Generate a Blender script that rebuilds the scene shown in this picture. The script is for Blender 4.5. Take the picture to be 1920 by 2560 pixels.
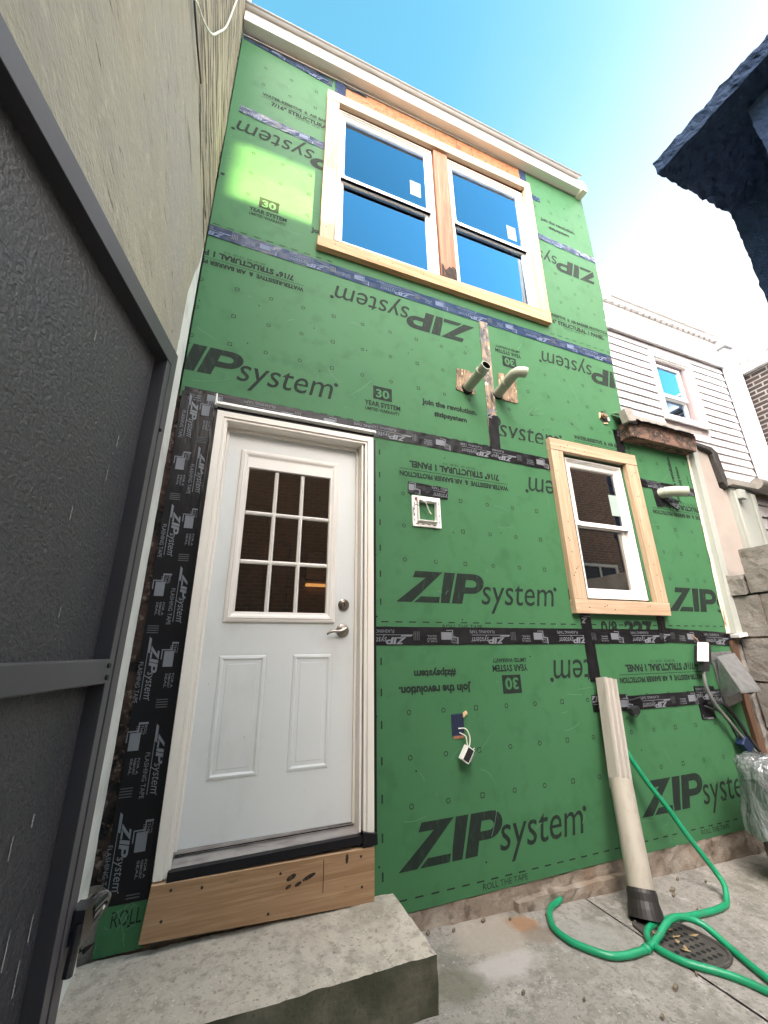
import bpy, math, random
from mathutils import Vector, Matrix, noise, Euler
random.seed(7)
R = math.radians
# ------------------------------------------------------------------ scene, camera, light
for o in list(bpy.data.objects): bpy.data.objects.remove(o)
sc = bpy.context.scene
col = sc.collection
camd = bpy.data.cameras.new('camera'); cam = bpy.data.objects.new('camera', camd); col.objects.link(cam)
YAW, PITCH, ROLL, FPX = 0.372597599, 0.325617574, -0.0109677, 1014.81538
cam.location = (-0.95914, -2.12948, 1.24153)
fw = Vector((math.sin(YAW)*math.cos(PITCH), math.cos(YAW)*math.cos(PITCH), math.sin(PITCH)))
rt = Vector((math.cos(YAW), -math.sin(YAW), 0)); up = rt.cross(fw)
r2 = rt*math.cos(ROLL)+up*math.sin(ROLL); u2 = up*math.cos(ROLL)-rt*math.sin(ROLL)
cam.rotation_euler = Matrix((r2, u2, -fw)).transposed().to_euler()
camd.sensor_fit = 'VERTICAL'; camd.sensor_height = 36; camd.lens = FPX/2560*36
camd.clip_start = 0.02; camd.clip_end = 2000
sc.camera = cam
sc.render.resolution_x, sc.render.resolution_y = 768, 1024
SUN_AZ, SUN_EL = R(180-55), R(20)          # azimuth clockwise from +y; sun stands behind the viewer, low
sdir = Vector((math.sin(SUN_AZ)*math.cos(SUN_EL), math.cos(SUN_AZ)*math.cos(SUN_EL), math.sin(SUN_EL)))
GAP1, GAP2, VEIL, TINT, FILL_HAZE, FILL_CLOUD = (-.02, .36, .93), (1.4, -2.13, 3.6), (1.75, 1.75, 1.72, 1), (.50, .95, .80, 1), (17, 15.4, 14.4, 1), (46, 41, 38, 1)
w = bpy.data.worlds.new('World'); sc.world = w; w.use_nodes = True
nt = w.node_tree; bg = nt.nodes['Background']
sky = nt.nodes.new('ShaderNodeTexSky'); sky.sky_type = 'NISHITA'; sky.sun_disc = False
sky.sun_elevation = SUN_EL; sky.sun_rotation = SUN_AZ
sky.air_density = 0.9; sky.dust_density = 0.0; sky.ozone_density = 0.7
# bright cloud layer added as neutral fill light, with clear blue gaps left in it
tcw = nt.nodes.new('ShaderNodeTexCoord'); nzw = nt.nodes.new('ShaderNodeTexNoise'); nzw.inputs['Scale'].default_value = 2.2; nzw.inputs['Detail'].default_value = 5
nt.links.new(tcw.outputs['Generated'], nzw.inputs[0])
def gap(d, inner, outer):
    d = Vector(d).normalized(); dp = nt.nodes.new('ShaderNodeVectorMath'); dp.operation = 'DOT_PRODUCT'; dp.inputs[1].default_value = d
    nt.links.new(tcw.outputs['Generated'], dp.inputs[0])
    ad = nt.nodes.new('ShaderNodeMath'); ad.operation = 'MULTIPLY_ADD'; ad.inputs[1].default_value = .10
    nt.links.new(nzw.outputs[0], ad.inputs[0]); nt.links.new(dp.outputs['Value'], ad.inputs[2])
    mr = nt.nodes.new('ShaderNodeMapRange'); mr.interpolation_type = 'SMOOTHSTEP'
    mr.inputs[1].default_value = math.cos(R(outer))+.05; mr.inputs[2].default_value = math.cos(R(inner))+.05
    nt.links.new(ad.outputs[0], mr.inputs[0]); return mr.outputs[0]
mxw = nt.nodes.new('ShaderNodeMath'); mxw.operation = 'MAXIMUM'
nt.links.new(gap(GAP1, 0, 53), mxw.inputs[0]); mx2 = nt.nodes.new('ShaderNodeMath'); mx2.operation = 'MAXIMUM'
nt.links.new(gap(GAP2, 17, 27), mx2.inputs[0]); nt.links.new(gap((5.5, -3.1, 3.7), 7, 14), mx2.inputs[1]); nt.links.new(mx2.outputs[0], mxw.inputs[1])
mix = nt.nodes.new('ShaderNodeMix'); mix.data_type = 'RGBA'; mix.clamp_factor = True
sy = nt.nodes.new('ShaderNodeSeparateXYZ'); nt.links.new(tcw.outputs['Generated'], sy.inputs[0])
my = nt.nodes.new('ShaderNodeMapRange'); my.interpolation_type = 'SMOOTHSTEP'; my.inputs[1].default_value = -.30; my.inputs[2].default_value = .10
nt.links.new(sy.outputs[1], my.inputs[0])
cl = nt.nodes.new('ShaderNodeMix'); cl.data_type = 'RGBA'; cl.inputs[7].default_value = VEIL
mz = nt.nodes.new('ShaderNodeMapRange'); mz.interpolation_type = 'SMOOTHSTEP'; mz.inputs[1].default_value = .40; mz.inputs[2].default_value = .85
nt.links.new(sy.outputs[2], mz.inputs[0])
ch = nt.nodes.new('ShaderNodeMix'); ch.data_type = 'RGBA'; ch.inputs[6].default_value = FILL_HAZE; ch.inputs[7].default_value = FILL_CLOUD
nt.links.new(mz.outputs[0], ch.inputs[0]); nt.links.new(ch.outputs[2], cl.inputs[6])
nt.links.new(my.outputs[0], cl.inputs[0]); nt.links.new(cl.outputs[2], mix.inputs[6])
tn = nt.nodes.new('ShaderNodeMix'); tn.data_type = 'RGBA'; tn.blend_type = 'MULTIPLY'; tn.inputs[0].default_value = 1; tn.inputs[7].default_value = TINT
nt.links.new(sky.outputs[0], tn.inputs[6])
nt.links.new(mxw.outputs[0], mix.inputs[0]); nt.links.new(tn.outputs[2], mix.inputs[7]); nt.links.new(mix.outputs[2], bg.inputs[0])
bg.inputs[1].default_value = 0.05
sd = bpy.data.lights.new('sun', 'SUN'); sd.energy = 5.0; sd.angle = R(0.45); sd.color = (1, .80, .34)
sun = bpy.data.objects.new('sun', sd); col.objects.link(sun)
sun.rotation_euler = (-sdir).to_track_quat('-Z', 'Y').to_euler()
vs = sc.view_settings
vs.view_transform = 'Standard'; vs.look = 'None'; vs.gamma = 1; vs.exposure = 3.95; vs.use_curve_mapping = False
sc.cycles.max_bounces = 8; sc.cycles.diffuse_bounces = 5; sc.cycles.transparent_max_bounces = 12
sc.cycles.sample_clamp_indirect = 8

# ------------------------------------------------------------------ materials
def mat(name, base, rough=.6, layers=(), bumps=(), metal=0., spec=.5, coat=0., spots=()):
    """layers: (scale, detail, lo, hi, colour) noise blends; bumps: (scale, strength, distance)"""
    m = bpy.data.materials.new(name); m.use_nodes = True
    n, l = m.node_tree.nodes, m.node_tree.links
    b = n['Principled BSDF']
    b.inputs['Roughness'].default_value = rough; b.inputs['Metallic'].default_value = metal
    b.inputs['Specular IOR Level'].default_value = spec
    if coat: b.inputs['Coat Weight'].default_value = coat; b.inputs['Coat Roughness'].default_value = .15
    tc = n.new('ShaderNodeTexCoord')
    def nz(scale, detail=4., dist=0.):
        mp = n.new('ShaderNodeMapping'); mp.inputs['Scale'].default_value = scale if hasattr(scale, '__len__') else (scale,)*3
        l.new(tc.outputs['Object'], mp.inputs[0])
        t = n.new('ShaderNodeTexNoise'); t.inputs['Scale'].default_value = 1; t.inputs['Detail'].default_value = detail
        t.inputs['Roughness'].default_value = .6; t.inputs['Distortion'].default_value = dist
        l.new(mp.outputs[0], t.inputs[0]); return t.outputs[0]
    c = n.new('ShaderNodeRGB'); c.outputs[0].default_value = (*base, 1); out = c.outputs[0]
    for (s, d, lo, hi, cc) in layers:
        mr = n.new('ShaderNodeMapRange'); mr.inputs[1].default_value = lo; mr.inputs[2].default_value = hi
        l.new(nz(s, d), mr.inputs[0])
        mx = n.new('ShaderNodeMix'); mx.data_type = 'RGBA'
        l.new(mr.outputs[0], mx.inputs[0]); l.new(out, mx.inputs[6]); mx.inputs[7].default_value = (*cc, 1); out = mx.outputs[2]
    for (ctr, sx, sy, cc, k) in spots:          # stains at fixed places with ragged outlines
        mp = n.new('ShaderNodeMapping'); mp.inputs['Location'].default_value = (-ctr[0]/sx, -ctr[1]/sy, 0); mp.inputs['Scale'].default_value = (1/sx, 1/sy, 0)
        l.new(tc.outputs['Object'], mp.inputs[0])
        ln = n.new('ShaderNodeVectorMath'); ln.operation = 'LENGTH'; l.new(mp.outputs[0], ln.inputs[0])
        ad = n.new('ShaderNodeMath'); ad.operation = 'MULTIPLY_ADD'; ad.inputs[1].default_value = 1.5; l.new(nz(11., 6.), ad.inputs[0]); l.new(ln.outputs['Value'], ad.inputs[2])
        mr = n.new('ShaderNodeMapRange'); mr.inputs[1].default_value = 1.95; mr.inputs[2].default_value = 1.45; mr.inputs[4].default_value = k; l.new(ad.outputs[0], mr.inputs[0])
        mx = n.new('ShaderNodeMix'); mx.data_type = 'RGBA'
        l.new(mr.outputs[0], mx.inputs[0]); l.new(out, mx.inputs[6]); mx.inputs[7].default_value = (*cc, 1); out = mx.outputs[2]
    l.new(out, b.inputs['Base Color'])
    prev = None
    for (s, st, ds) in bumps:
        bp = n.new('ShaderNodeBump'); bp.inputs['Strength'].default_value = st; bp.inputs['Distance'].default_value = ds
        l.new(nz(s, 5.), bp.inputs['Height'])
        if prev: l.new(prev, bp.inputs['Normal'])
        prev = bp.outputs[0]
    if prev: l.new(prev, b.inputs['Normal'])
    return m

def wood(name, base, dark, light, axis='x', knots=True, rough=.65):
    s = {'x': (1.2, 30, 30), 'z': (30, 30, 1.2), 'y': (30, 1.2, 30)}[axis]
    s2 = tuple(v*3.2 for v in s); s3 = {'x': (5, 14, 14), 'z': (14, 14, 5), 'y': (14, 5, 14)}[axis]
    ly = [(s, 4, .42, .66, dark), (s2, 3, .5, .75, light)]
    if knots: ly.append((s3, 2, .70, .78, tuple(v*.35 for v in dark)))
    return mat(name, base, rough, ly, [(s2, .25, .002)])

def glass(name, tint=(.75, .78, .78), k=2.2, wob=.15, col=(1, 1, 1)):
    m = bpy.data.materials.new(name); m.use_nodes = True
    n, l = m.node_tree.nodes, m.node_tree.links; n.clear()
    o = n.new('ShaderNodeOutputMaterial'); mx = n.new('ShaderNodeMixShader')
    tr = n.new('ShaderNodeBsdfTransparent'); tr.inputs[0].default_value = (*tint, 1)
    gl = n.new('ShaderNodeBsdfGlossy'); gl.inputs['Roughness'].default_value = .01; gl.inputs[0].default_value = (*col, 1)
    fr = n.new('ShaderNodeFresnel'); fr.inputs[0].default_value = 1.52
    mm = n.new('ShaderNodeMath'); mm.operation = 'MULTIPLY'; mm.inputs[1].default_value = k; mm.use_clamp = True
    tc = n.new('ShaderNodeTexCoord'); t = n.new('ShaderNodeTexNoise'); t.inputs['Scale'].default_value = 2.5
    bp = n.new('ShaderNodeBump'); bp.inputs['Strength'].default_value = wob; bp.inputs['Distance'].default_value = .01
    l.new(tc.outputs['Object'], t.inputs[0]); l.new(t.outputs[0], bp.inputs['Height']); l.new(bp.outputs[0], gl.inputs['Normal'])
    l.new(fr.outputs[0], mm.inputs[0]); l.new(mm.outputs[0], mx.inputs[0])
    l.new(tr.outputs[0], mx.inputs[1]); l.new(gl.outputs[0], mx.inputs[2]); l.new(mx.outputs[0], o.inputs[0])
    return m

def brick(name, c1, c2, mortar, plane='xz', bw=.215, bh=.075, mort=.011):
    m = mat(name, c1, .85)
    n, l = m.node_tree.nodes, m.node_tree.links; b = n['Principled BSDF']
    tc = n.new('ShaderNodeTexCoord'); sp = n.new('ShaderNodeSeparateXYZ'); cb = n.new('ShaderNodeCombineXYZ')
    l.new(tc.outputs['Object'], sp.inputs[0]); l.new(sp.outputs[0 if plane == 'xz' else 1], cb.inputs[0]); l.new(sp.outputs[2], cb.inputs[1])
    t = n.new('ShaderNodeTexBrick'); t.inputs['Scale'].default_value = 1
    t.inputs['Brick Width'].default_value = bw; t.inputs['Row Height'].default_value = bh
    t.inputs['Mortar Size'].default_value = mort; t.inputs['Mortar Smooth'].default_value = .1; t.inputs['Bias'].default_value = 0
    t.inputs['Color1'].default_value = (*c1, 1); t.inputs['Color2'].default_value = (*c2, 1); t.inputs['Mortar'].default_value = (*mortar, 1)
    l.new(cb.outputs[0], t.inputs[0])
    nz = n.new('ShaderNodeTexNoise'); nz.inputs['Scale'].default_value = 9; nz.inputs['Detail'].default_value = 6
    l.new(tc.outputs['Object'], nz.inputs[0])
    mx = n.new('ShaderNodeMix'); mx.data_type = 'RGBA'; mx.blend_type = 'MULTIPLY'; mx.inputs[0].default_value = .55
    l.new(t.outputs[0], mx.inputs[6]); l.new(nz.outputs[0], mx.inputs[7]); l.new(mx.outputs[2], b.inputs['Base Color'])
    bp = n.new('ShaderNodeBump'); bp.inputs['Strength'].default_value = .7; bp.inputs['Distance'].default_value = .008; bp.invert = True
    l.new(t.outputs['Fac'], bp.inputs['Height']); l.new(bp.outputs[0], b.inputs['Normal'])
    return m

GREEN = (.043, .142, .061)
m_green = mat('green_sheathing', GREEN, .62, [(1.3, 3, .3, .75, (.051, .156, .071)), ((7, 7, 7), 5, .52, .75, (.035, .120, .051)), ((60, 60, 25), 3, .66, .78, (.065, .165, .075))], [((220, 220, 220), .18, .001), (3, .3, .004)], spec=.22)
m_print = mat('black_print', (.018, .026, .023), .7, [((40, 40, 14), 4, .52, .85, (.030, .07, .036))], spec=.12)
m_scratch = mat('pale_scratch', (.085, .19, .11), .7)
m_tape = mat('black_tape', (.009, .009, .011), .33, [((6, 6, 6), 3, .5, .8, (.02, .02, .024))], [((9, 9, 26), .55, .006), ((60, 60, 60), .15, .002)], spec=.2)
m_tapeb = mat('sky_blue_tape', (.018, .032, .075), .27, [((6, 6, 6), 3, .45, .75, (.03, .05, .10)), ((14, 14, 40), 4, .64, .72, (.10, .13, .19))], [((9, 9, 26), .55, .006), ((60, 60, 60), .15, .002)], spec=.18)  # blue sky reflection on the upper tapes put into the base colour
m_tprintb = mat('sky_blue_tape_print', (.11, .15, .24), .5, spec=.2)  # print toned to the same painted sky blue
m_tapev = mat('black_tape_vertical', (.010, .010, .012), .30, [], [((40, 20, 5), .5, .004), ((30, 30, 30), .12, .002)], spec=.18)
m_tprint = mat('tape_print', (.17, .185, .21), .5, spec=.2)
m_worn = mat('worn_tape', (.30, .22, .14), .45, [((30, 30, 9), 5, .4, .6, (.03, .035, .05)), ((50, 50, 20), 3, .6, .7, (.5, .45, .38))], [((50, 50, 12), .8, .004)])
m_pine_x = wood('pine_along_x', (.47, .345, .235), (.38, .26, .165), (.55, .43, .31), 'x')
m_pine_z = wood('pine_along_z', (.47, .345, .235), (.38, .26, .16), (.55, .43, .31), 'z')
m_fir = wood('reddish_fir', (.30, .13, .07), (.20, .08, .04), (.38, .19, .11), 'z', False)
m_sill = wood('sill_pine', (.52, .30, .16), (.40, .20, .09), (.62, .40, .24), 'x')
m_ply = wood('kick_plywood', (.33, .205, .115), (.245, .14, .07), (.41, .275, .165), 'x', True, .6)
m_palewood = mat('pale_wood', (.62, .42, .26), .7)
m_cboard = wood('brown_corner_board', (.115, .062, .038), (.06, .033, .02), (.17, .10, .06), 'z')
m_osb = mat('orange_board', (.29, .125, .045), .7, [((18, 18, 30), 4, .45, .6, (.20, .075, .025)), ((45, 45, 70), 2, .6, .7, (.36, .19, .085))], [((40, 40, 40), .4, .003)])
m_strand = mat('strand_board', (.24, .165, .10), .7, [((28, 28, 10), 5, .42, .58, (.10, .06, .035)), ((60, 60, 18), 2, .56, .64, (.46, .34, .22))], [((40, 40, 20), .8, .004)])
m_dark = mat('dark_void', (.006, .006, .007), .8)
m_nail = mat('nail_dark', (.012, .011, .010), .7)
m_rot = mat('rotten_wood', (.02, .013, .01), .9, [((60, 60, 20), 4, .5, .7, (.12, .06, .03))], [((60, 60, 20), 1, .006)])
m_white = mat('white_vinyl', (.78, .78, .76), .38, [((3, 3, 3), 3, .5, .8, (.70, .70, .67))])
m_fascia = mat('white_fascia', (.82, .82, .82), .4, [((2, 2, 2), 3, .55, .8, (.74, .74, .73))])
m_bead = mat('grey_bead', (.30, .30, .31), .5)
m_mould = mat('white_brickmould', (.72, .69, .64), .45, [((3, 3, 1.5), 4, .5, .8, (.69, .655, .60))])
m_door = mat('painted_door', (.62, .645, .65), .42, [((1.5, 1.5, 1.5), 3, .4, .7, (.60, .63, .64)), ((4, 4, 2.2), 6, .56, .76, (.54, .555, .55)), ((60, 60, 25), 3, .74, .78, (.42, .42, .40))], [((180, 180, 40), .10, .001)])
m_insert = mat('door_insert_white', (.72, .69, .66), .35)
m_nickel = mat('brushed_nickel', (.30, .27, .24), .28, [], [], 1.)
m_alum = mat('dirty_aluminium', (.42, .39, .38), .5, [((8, 20, 20), 4, .45, .7, (.24, .22, .21))], [], .6)
m_glass = glass('window_glass', k=4.3, col=(.5, .72, 1), wob=.08); m_glasslow = glass('window_glass_lower', k=6.2, col=(.5, .72, 1), wob=.08); m_glass2 = glass('clear_glass', k=4.2, wob=.05); m_gdoor = glass('door_glass', (.75, .68, .6), 2.4, .05)
m_sticker = mat('pale_sticker', (.30, .38, .36), .6)
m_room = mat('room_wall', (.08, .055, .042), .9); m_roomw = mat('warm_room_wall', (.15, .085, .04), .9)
m_gate = mat('gate_sheet', (.027, .028, .035), .36, [((2, 2, 2), 3, .5, .8, (.034, .033, .038))], [((120, 120, 150), .8, .005)], .0, .5)
m_gframe = mat('gate_frame_paint', (.046, .045, .054), .42, [((5, 5, 5), 4, .5, .8, (.058, .056, .066))], [((200, 200, 200), .08, .001)])
m_scuff = mat('pale_scuff', (.30, .31, .33), .6)
m_latch = mat('latch_black', (.010, .012, .018), .18, [], [], .2, .8)
m_steel = mat('galvanised', (.35, .36, .37), .4, [((20, 20, 20), 3, .4, .7, (.26, .27, .28))], [((14, 14, 14), .2, .004)], .7)
m_conc = mat('concrete_paving', (.235, .222, .205), .85, [((1.6, 1.6, 1.6), 6, .42, .66, (.29, .275, .255)), ((3.1, 3.1, 3.1), 5, .50, .66, (.145, .14, .12)), ((6, 6, 6), 6, .56, .70, (.36, .34, .32)), ((26, 26, 26), 6, .50, .66, (.165, .155, .14)), ((70, 70, 70), 4, .56, .70, (.12, .115, .10)), ((90, 90, 90), 3, .62, .72, (.42, .40, .37))], [((30, 30, 30), .5, .006), ((130, 130, 130), .6, .004)],
             spots=(((.32, -.12), .22, .14, (.31, .275, .235), .8), ((.515, -.10), .075, .06, (.25, .13, .065), .85), ((.54, -.19), .09, .06, (.16, .12, .09), .6), ((.26, -.30), .17, .065, (.38, .355, .35), .85), ((.02, -.32), .12, .10, (.11, .11, .075), .7), ((.75, -.28), .16, .12, (.25, .25, .24), .6)))
m_stoop = mat('stoop_concrete', (.38, .345, .295), .85, [((2.2, 2.2, 2.2), 6, .42, .66, (.46, .425, .37)), ((4, 4, 4), 5, .52, .68, (.27, .25, .21)), ((24, 24, 24), 6, .50, .66, (.27, .245, .205)), ((70, 70, 70), 4, .57, .70, (.18, .165, .14)), ((90, 90, 90), 3, .62, .72, (.56, .52, .46))], [((26, 26, 26), .5, .006), ((150, 150, 150), .5, .003)])
m_moss = mat('algae_concrete', (.048, .051, .030), .9, [((5, 5, 5), 6, .46, .66, (.12, .115, .085)), ((40, 40, 40), 3, .6, .75, (.028, .035, .015))], [((40, 40, 40), .6, .006)])
m_found = mat('rough_foundation', (.21, .17, .135), .9, [((7, 7, 12), 5, .45, .65, (.30, .265, .225)), ((12, 12, 12), 4, .55, .7, (.11, .085, .065)), ((3, 3, 3), 3, .60, .72, (.20, .145, .105))], [((35, 35, 35), .8, .01)])
m_rust = mat('rust_stain', (.27, .17, .095), .85, [((9, 9, 9), 5, .45, .6, (.285, .24, .19))], [((150, 150, 150), .4, .003)])
m_pale = mat('pale_stain', (.40, .365, .345), .85, [((12, 12, 12), 5, .45, .65, (.31, .285, .25))], [((150, 150, 150), .45, .003)])
m_pvc = mat('grey_pvc', (.34, .37, .30), .4, [((20, 20, 20), 3, .5, .8, (.27, .30, .24))])
m_lead = mat('beige_downspout', (.40, .375, .34), .45, [((12, 12, 2), 4, .5, .75, (.31, .285, .255))], [])
m_pipe = mat('beige_drain_pipe', (.37, .345, .295), .5, [((30, 30, 3), 4, .5, .75, (.31, .285, .24)), ((6, 6, 6), 5, .58, .72, (.25, .23, .19))])
m_rubber = mat('black_rubber', (.02, .018, .018), .5)
m_hose = mat('green_hose', (.008, .25, .115), .36, [((8, 8, 8), 3, .5, .8, (.012, .30, .15)), ((22, 22, 22), 5, .60, .72, (.05, .20, .11))], [((240, 240, 240), .2, .002)])
m_iron = mat('cast_iron', (.055, .050, .048), .6, [((30, 30, 30), 4, .5, .7, (.10, .085, .075))], [((80, 80, 80), .4, .003)])
m_chip = mat('dull_chip', (.20, .165, .12), .85, [((60, 60, 60), 2, .4, .6, (.10, .08, .06))])
m_leaf = mat('dry_leaf', (.26, .17, .08), .8, [((30, 30, 30), 2, .4, .6, (.40, .33, .20))])
m_vinyl = mat('white_siding', (.66, .645, .66), .45, [((1, 1, 8), 3, .5, .8, (.62, .60, .62))])
m_gap = mat('shadowed_backing', (.34, .28, .29), .8)  # darkened so the slits draw shadow lines between siding courses
m_bluish = mat('pale_downspout', (.62, .70, .74), .4)
m_cream = mat('cream_stucco', (.37, .33, .295), .8, [((3, 3, 3), 4, .45, .7, (.33, .29, .26))], [((60, 60, 60), .25, .003)])
m_sage = mat('grey_green_metal', (.36, .385, .355), .5, [((4, 4, 2), 3, .5, .75, (.33, .35, .32))])
m_flange = mat('rusty_cream_flange', (.60, .56, .45), .6, [((25, 25, 6), 4, .56, .66, (.24, .15, .09))])
m_tar = mat('black_tar', (.030, .028, .027), .6, [((30, 30, 30), 3, .5, .7, (.06, .058, .055))], [((40, 40, 40), .7, .006)])
m_flash = mat('weathered_flashing', (.36, .345, .32), .5, [((9, 9, 9), 4, .5, .7, (.27, .25, .23))], [((12, 12, 12), .4, .006)], .3)
m_beam = mat('charred_beam', (.17, .10, .072), .8, [((9, 30, 14), 5, .42, .56, (.035, .028, .025)), ((40, 60, 40), 3, .55, .7, (.30, .17, .115))], [((12, 60, 60), .7, .006)])
m_stucco = mat('painted_render', (.30, .288, .225), .85, [((7, 2.2, 7), 6, .45, .68, (.245, .236, .19)), ((1.6, 1.1, 1.6), 5, .45, .65, (.265, .265, .235)), ((34, 18, 34), 4, .55, .7, (.345, .33, .265)), ((70, 9, 70), 3, .66, .72, (.06, .055, .045)), ((9, 1.2, 9), 3, .70, .74, (.10, .095, .08))], [((110, 60, 110), .7, .006), ((16, 6, 16), .5, .012)])
m_peel = mat('cracked_boards', (.35, .32, .22), .85, [((6, 2, 6), 4, .5, .7, (.26, .25, .20)), ((30, 2.6, 20), 6, .47, .58, (.18, .16, .12)), ((34, 2.6, 22), 5, .545, .575, (.012, .010, .009)), ((20, 4, 20), 5, .62, .70, (.33, .33, .30))], [((34, 2.6, 22), 1., .05), ((120, 40, 120), .5, .006)])
m_limew = mat('white_wash', (.60, .64, .62), .8, [((16, 5, 5), 5, .5, .7, (.44, .47, .45))], [((30, 30, 12), .5, .006)])
m_navy = mat('backlit_roughcast', (.012, .026, .058), .9, [((3, 3, 3), 4, .5, .75, (.016, .032, .066))], [((45, 45, 45), .9, .02)], 0, .15)  # backlit shade and sky blue put into the base colour
m_block = mat('cinder_block', (.165, .157, .143), .9, [((5, 5, 5), 5, .45, .65, (.225, .213, .195)), ((14, 14, 14), 4, .55, .72, (.115, .095, .075))], [((60, 60, 60), .7, .008)])
m_wrap = mat('torn_wrap_white', (.72, .72, .73), .5, [], [((12, 12, 12), .6, .01)])
m_bag = mat('silver_plastic', (.40, .42, .45), .22, [((7, 7, 4), 4, .5, .7, (.22, .23, .25))], [((4.5, 4.5, 2.2), 1., .10)], .6)
m_bin = mat('black_plastic', (.018, .020, .024), .35)
m_blue = mat('blue_plastic', (.008, .02, .06), .4)
m_bluebox = mat('navy_box', (.006, .014, .045), .4)
m_copper = mat('copper_wire', (.55, .27, .13), .35, [], [], .8)
m_wire = mat('white_wire', (.68, .68, .58), .4)
m_plastic = mat('white_plastic', (.78, .77, .75), .4)
m_cond = mat('grey_conduit', (.20, .21, .20), .4, [], [], .3)
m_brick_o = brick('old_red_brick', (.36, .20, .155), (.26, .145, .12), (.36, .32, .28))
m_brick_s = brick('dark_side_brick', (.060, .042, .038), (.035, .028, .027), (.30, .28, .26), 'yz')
m_rub = mat('rubble', (.07, .045, .035), .95, [((12, 12, 14), 3, .45, .6, (.012, .010, .009)), ((30, 30, 30), 4, .55, .7, (.27, .20, .15))], [((30, 30, 30), 1., .015)])
m_ground = mat('bare_ground', (.16, .145, .12), .95, [(2, 5, .4, .7, (.10, .095, .08))])
m_roof = mat('roof_felt', (.06, .06, .06), .9)
m_lamp = mat('lit_lamp', (.9, .6, .3), .5)
_b = m_lamp.node_tree.nodes['Principled BSDF']; _b.inputs['Emission Color'].default_value = (1, .55, .2, 1); _b.inputs['Emission Strength'].default_value = .10

# ------------------------------------------------------------------ mesh builder
class MB:
    def __init__(s): s.v, s.f, s.m = [], [], []
    def add(s, verts, faces, mi=0):
        o = len(s.v); s.v += [tuple(p) for p in verts]
        for f in faces: s.f.append([o+i for i in f]); s.m.append(mi)
    def box(s, x0, x1, y0, y1, z0, z1, mi=0):
        s.add([(x, y, z) for x in (x0, x1) for y in (y0, y1) for z in (z0, z1)],
              [(0, 1, 3, 2), (4, 6, 7, 5), (0, 4, 5, 1), (2, 3, 7, 6), (0, 2, 6, 4), (1, 5, 7, 3)], mi)
    def obox(s, c, ax, ay, az, mi=0):
        c, ax, ay, az = map(Vector, (c, ax, ay, az))
        s.add([c+ax*i+ay*j+az*k for i in (-1, 1) for j in (-1, 1) for k in (-1, 1)],
              [(0, 1, 3, 2), (4, 6, 7, 5), (0, 4, 5, 1), (2, 3, 7, 6), (0, 2, 6, 4), (1, 5, 7, 3)], mi)
    def prism(s, pts, y0, y1, mi=0):      # polygon in xz, thick in y
        n = len(pts)
        s.add([(x, y0, z) for x, z in pts]+[(x, y1, z) for x, z in pts],
              [list(range(n)), list(range(2*n-1, n-1, -1))]+[(i, n+i, n+(i+1) % n, (i+1) % n) for i in range(n)], mi)
    def hull8(s, a, b, mi=0):             # two quads joined into a block
        s.add(list(a)+list(b), [(0, 1, 2, 3), (7, 6, 5, 4), (0, 4, 5, 1), (1, 5, 6, 2), (2, 6, 7, 3), (3, 7, 4, 0)], mi)
    def ring(s, x0, x1, z0, z1, prof, mi=0, cap=False):   # mitred rectangular moulding, prof = (inset, y)
        vs = []
        for i, y in prof: vs += [(x0+i, y, z0+i), (x1-i, y, z0+i), (x1-i, y, z1-i), (x0+i, y, z1-i)]
        fs = []
        for k in range(len(prof)-1):
            for j in range(4): fs.append((4*k+j, 4*k+(j+1) % 4, 4*k+4+(j+1) % 4, 4*k+4+j))
        if cap: k = 4*(len(prof)-1); fs.append((k, k+1, k+2, k+3))
        s.add(vs, fs, mi)
    def tube(s, pts, r, n=10, mi=0, caps=True):
        P = [Vector(p) for p in pts]; rr = r if hasattr(r, '__len__') else [r]*len(P)
        T = [(P[min(i+1, len(P)-1)]-P[max(i-1, 0)]).normalized() for i in range(len(P))]
        a = Vector((0, 0, 1)) if abs(T[0].z) < .9 else Vector((1, 0, 0))
        u = T[0].cross(a).normalized(); vs = []
        for i, p in enumerate(P):
            if i: u = (u - T[i]*u.dot(T[i])).normalized()
            v = T[i].cross(u)
            for k in range(n):
                t = 2*math.pi*k/n; vs.append(p+(u*math.cos(t)+v*math.sin(t))*rr[i])
        fs = [(i*n+k, i*n+(k+1) % n, (i+1)*n+(k+1) % n, (i+1)*n+k) for i in range(len(P)-1) for k in range(n)]
        if caps: fs += [list(range(n))[::-1], [(len(P)-1)*n+k for k in range(n)]]
        s.add(vs, fs, mi)
    def disc(s, c, r, ax, h, n=20, mi=0):
        c = Vector(c); ax = Vector(ax).normalized(); s.tube([c, c+ax*h*.8, c+ax*h], [r, r, r*.86], n, mi)
    def grid(s, fn, nu, nv, mi=0):
        s.add([fn(i/nu, j/nv) for i in range(nu+1) for j in range(nv+1)],
              [(i*(nv+1)+j, (i+1)*(nv+1)+j, (i+1)*(nv+1)+j+1, i*(nv+1)+j+1) for i in range(nu) for j in range(nv)], mi)
    def build(s, name, mats, root=None, base=(0, 0, 0), bevel=0, smooth=False, weld=False, seg=2):
        me = bpy.data.meshes.new(name)
        off = Vector(base)
        me.from_pydata([tuple(Vector(p)-off) for p in s.v], [], s.f)
        for m in (mats if isinstance(mats, (list, tuple)) else [mats]): me.materials.append(m)
        me.polygons.foreach_set('material_index', s.m)
        if smooth: me.polygons.foreach_set('use_smooth', [True]*len(s.f))
        me.update(); me.validate()
        o = bpy.data.objects.new(name, me); col.objects.link(o)
        if root: o.parent = root
        else: o.location = off
        if weld: o.modifiers.new('weld', 'WELD').merge_threshold = .0005
        if bevel:
            b = o.modifiers.new('bevel', 'BEVEL'); b.width = bevel; b.segments = seg; b.limit_method = 'ANGLE'; b.angle_limit = R(40)
        return o

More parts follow.
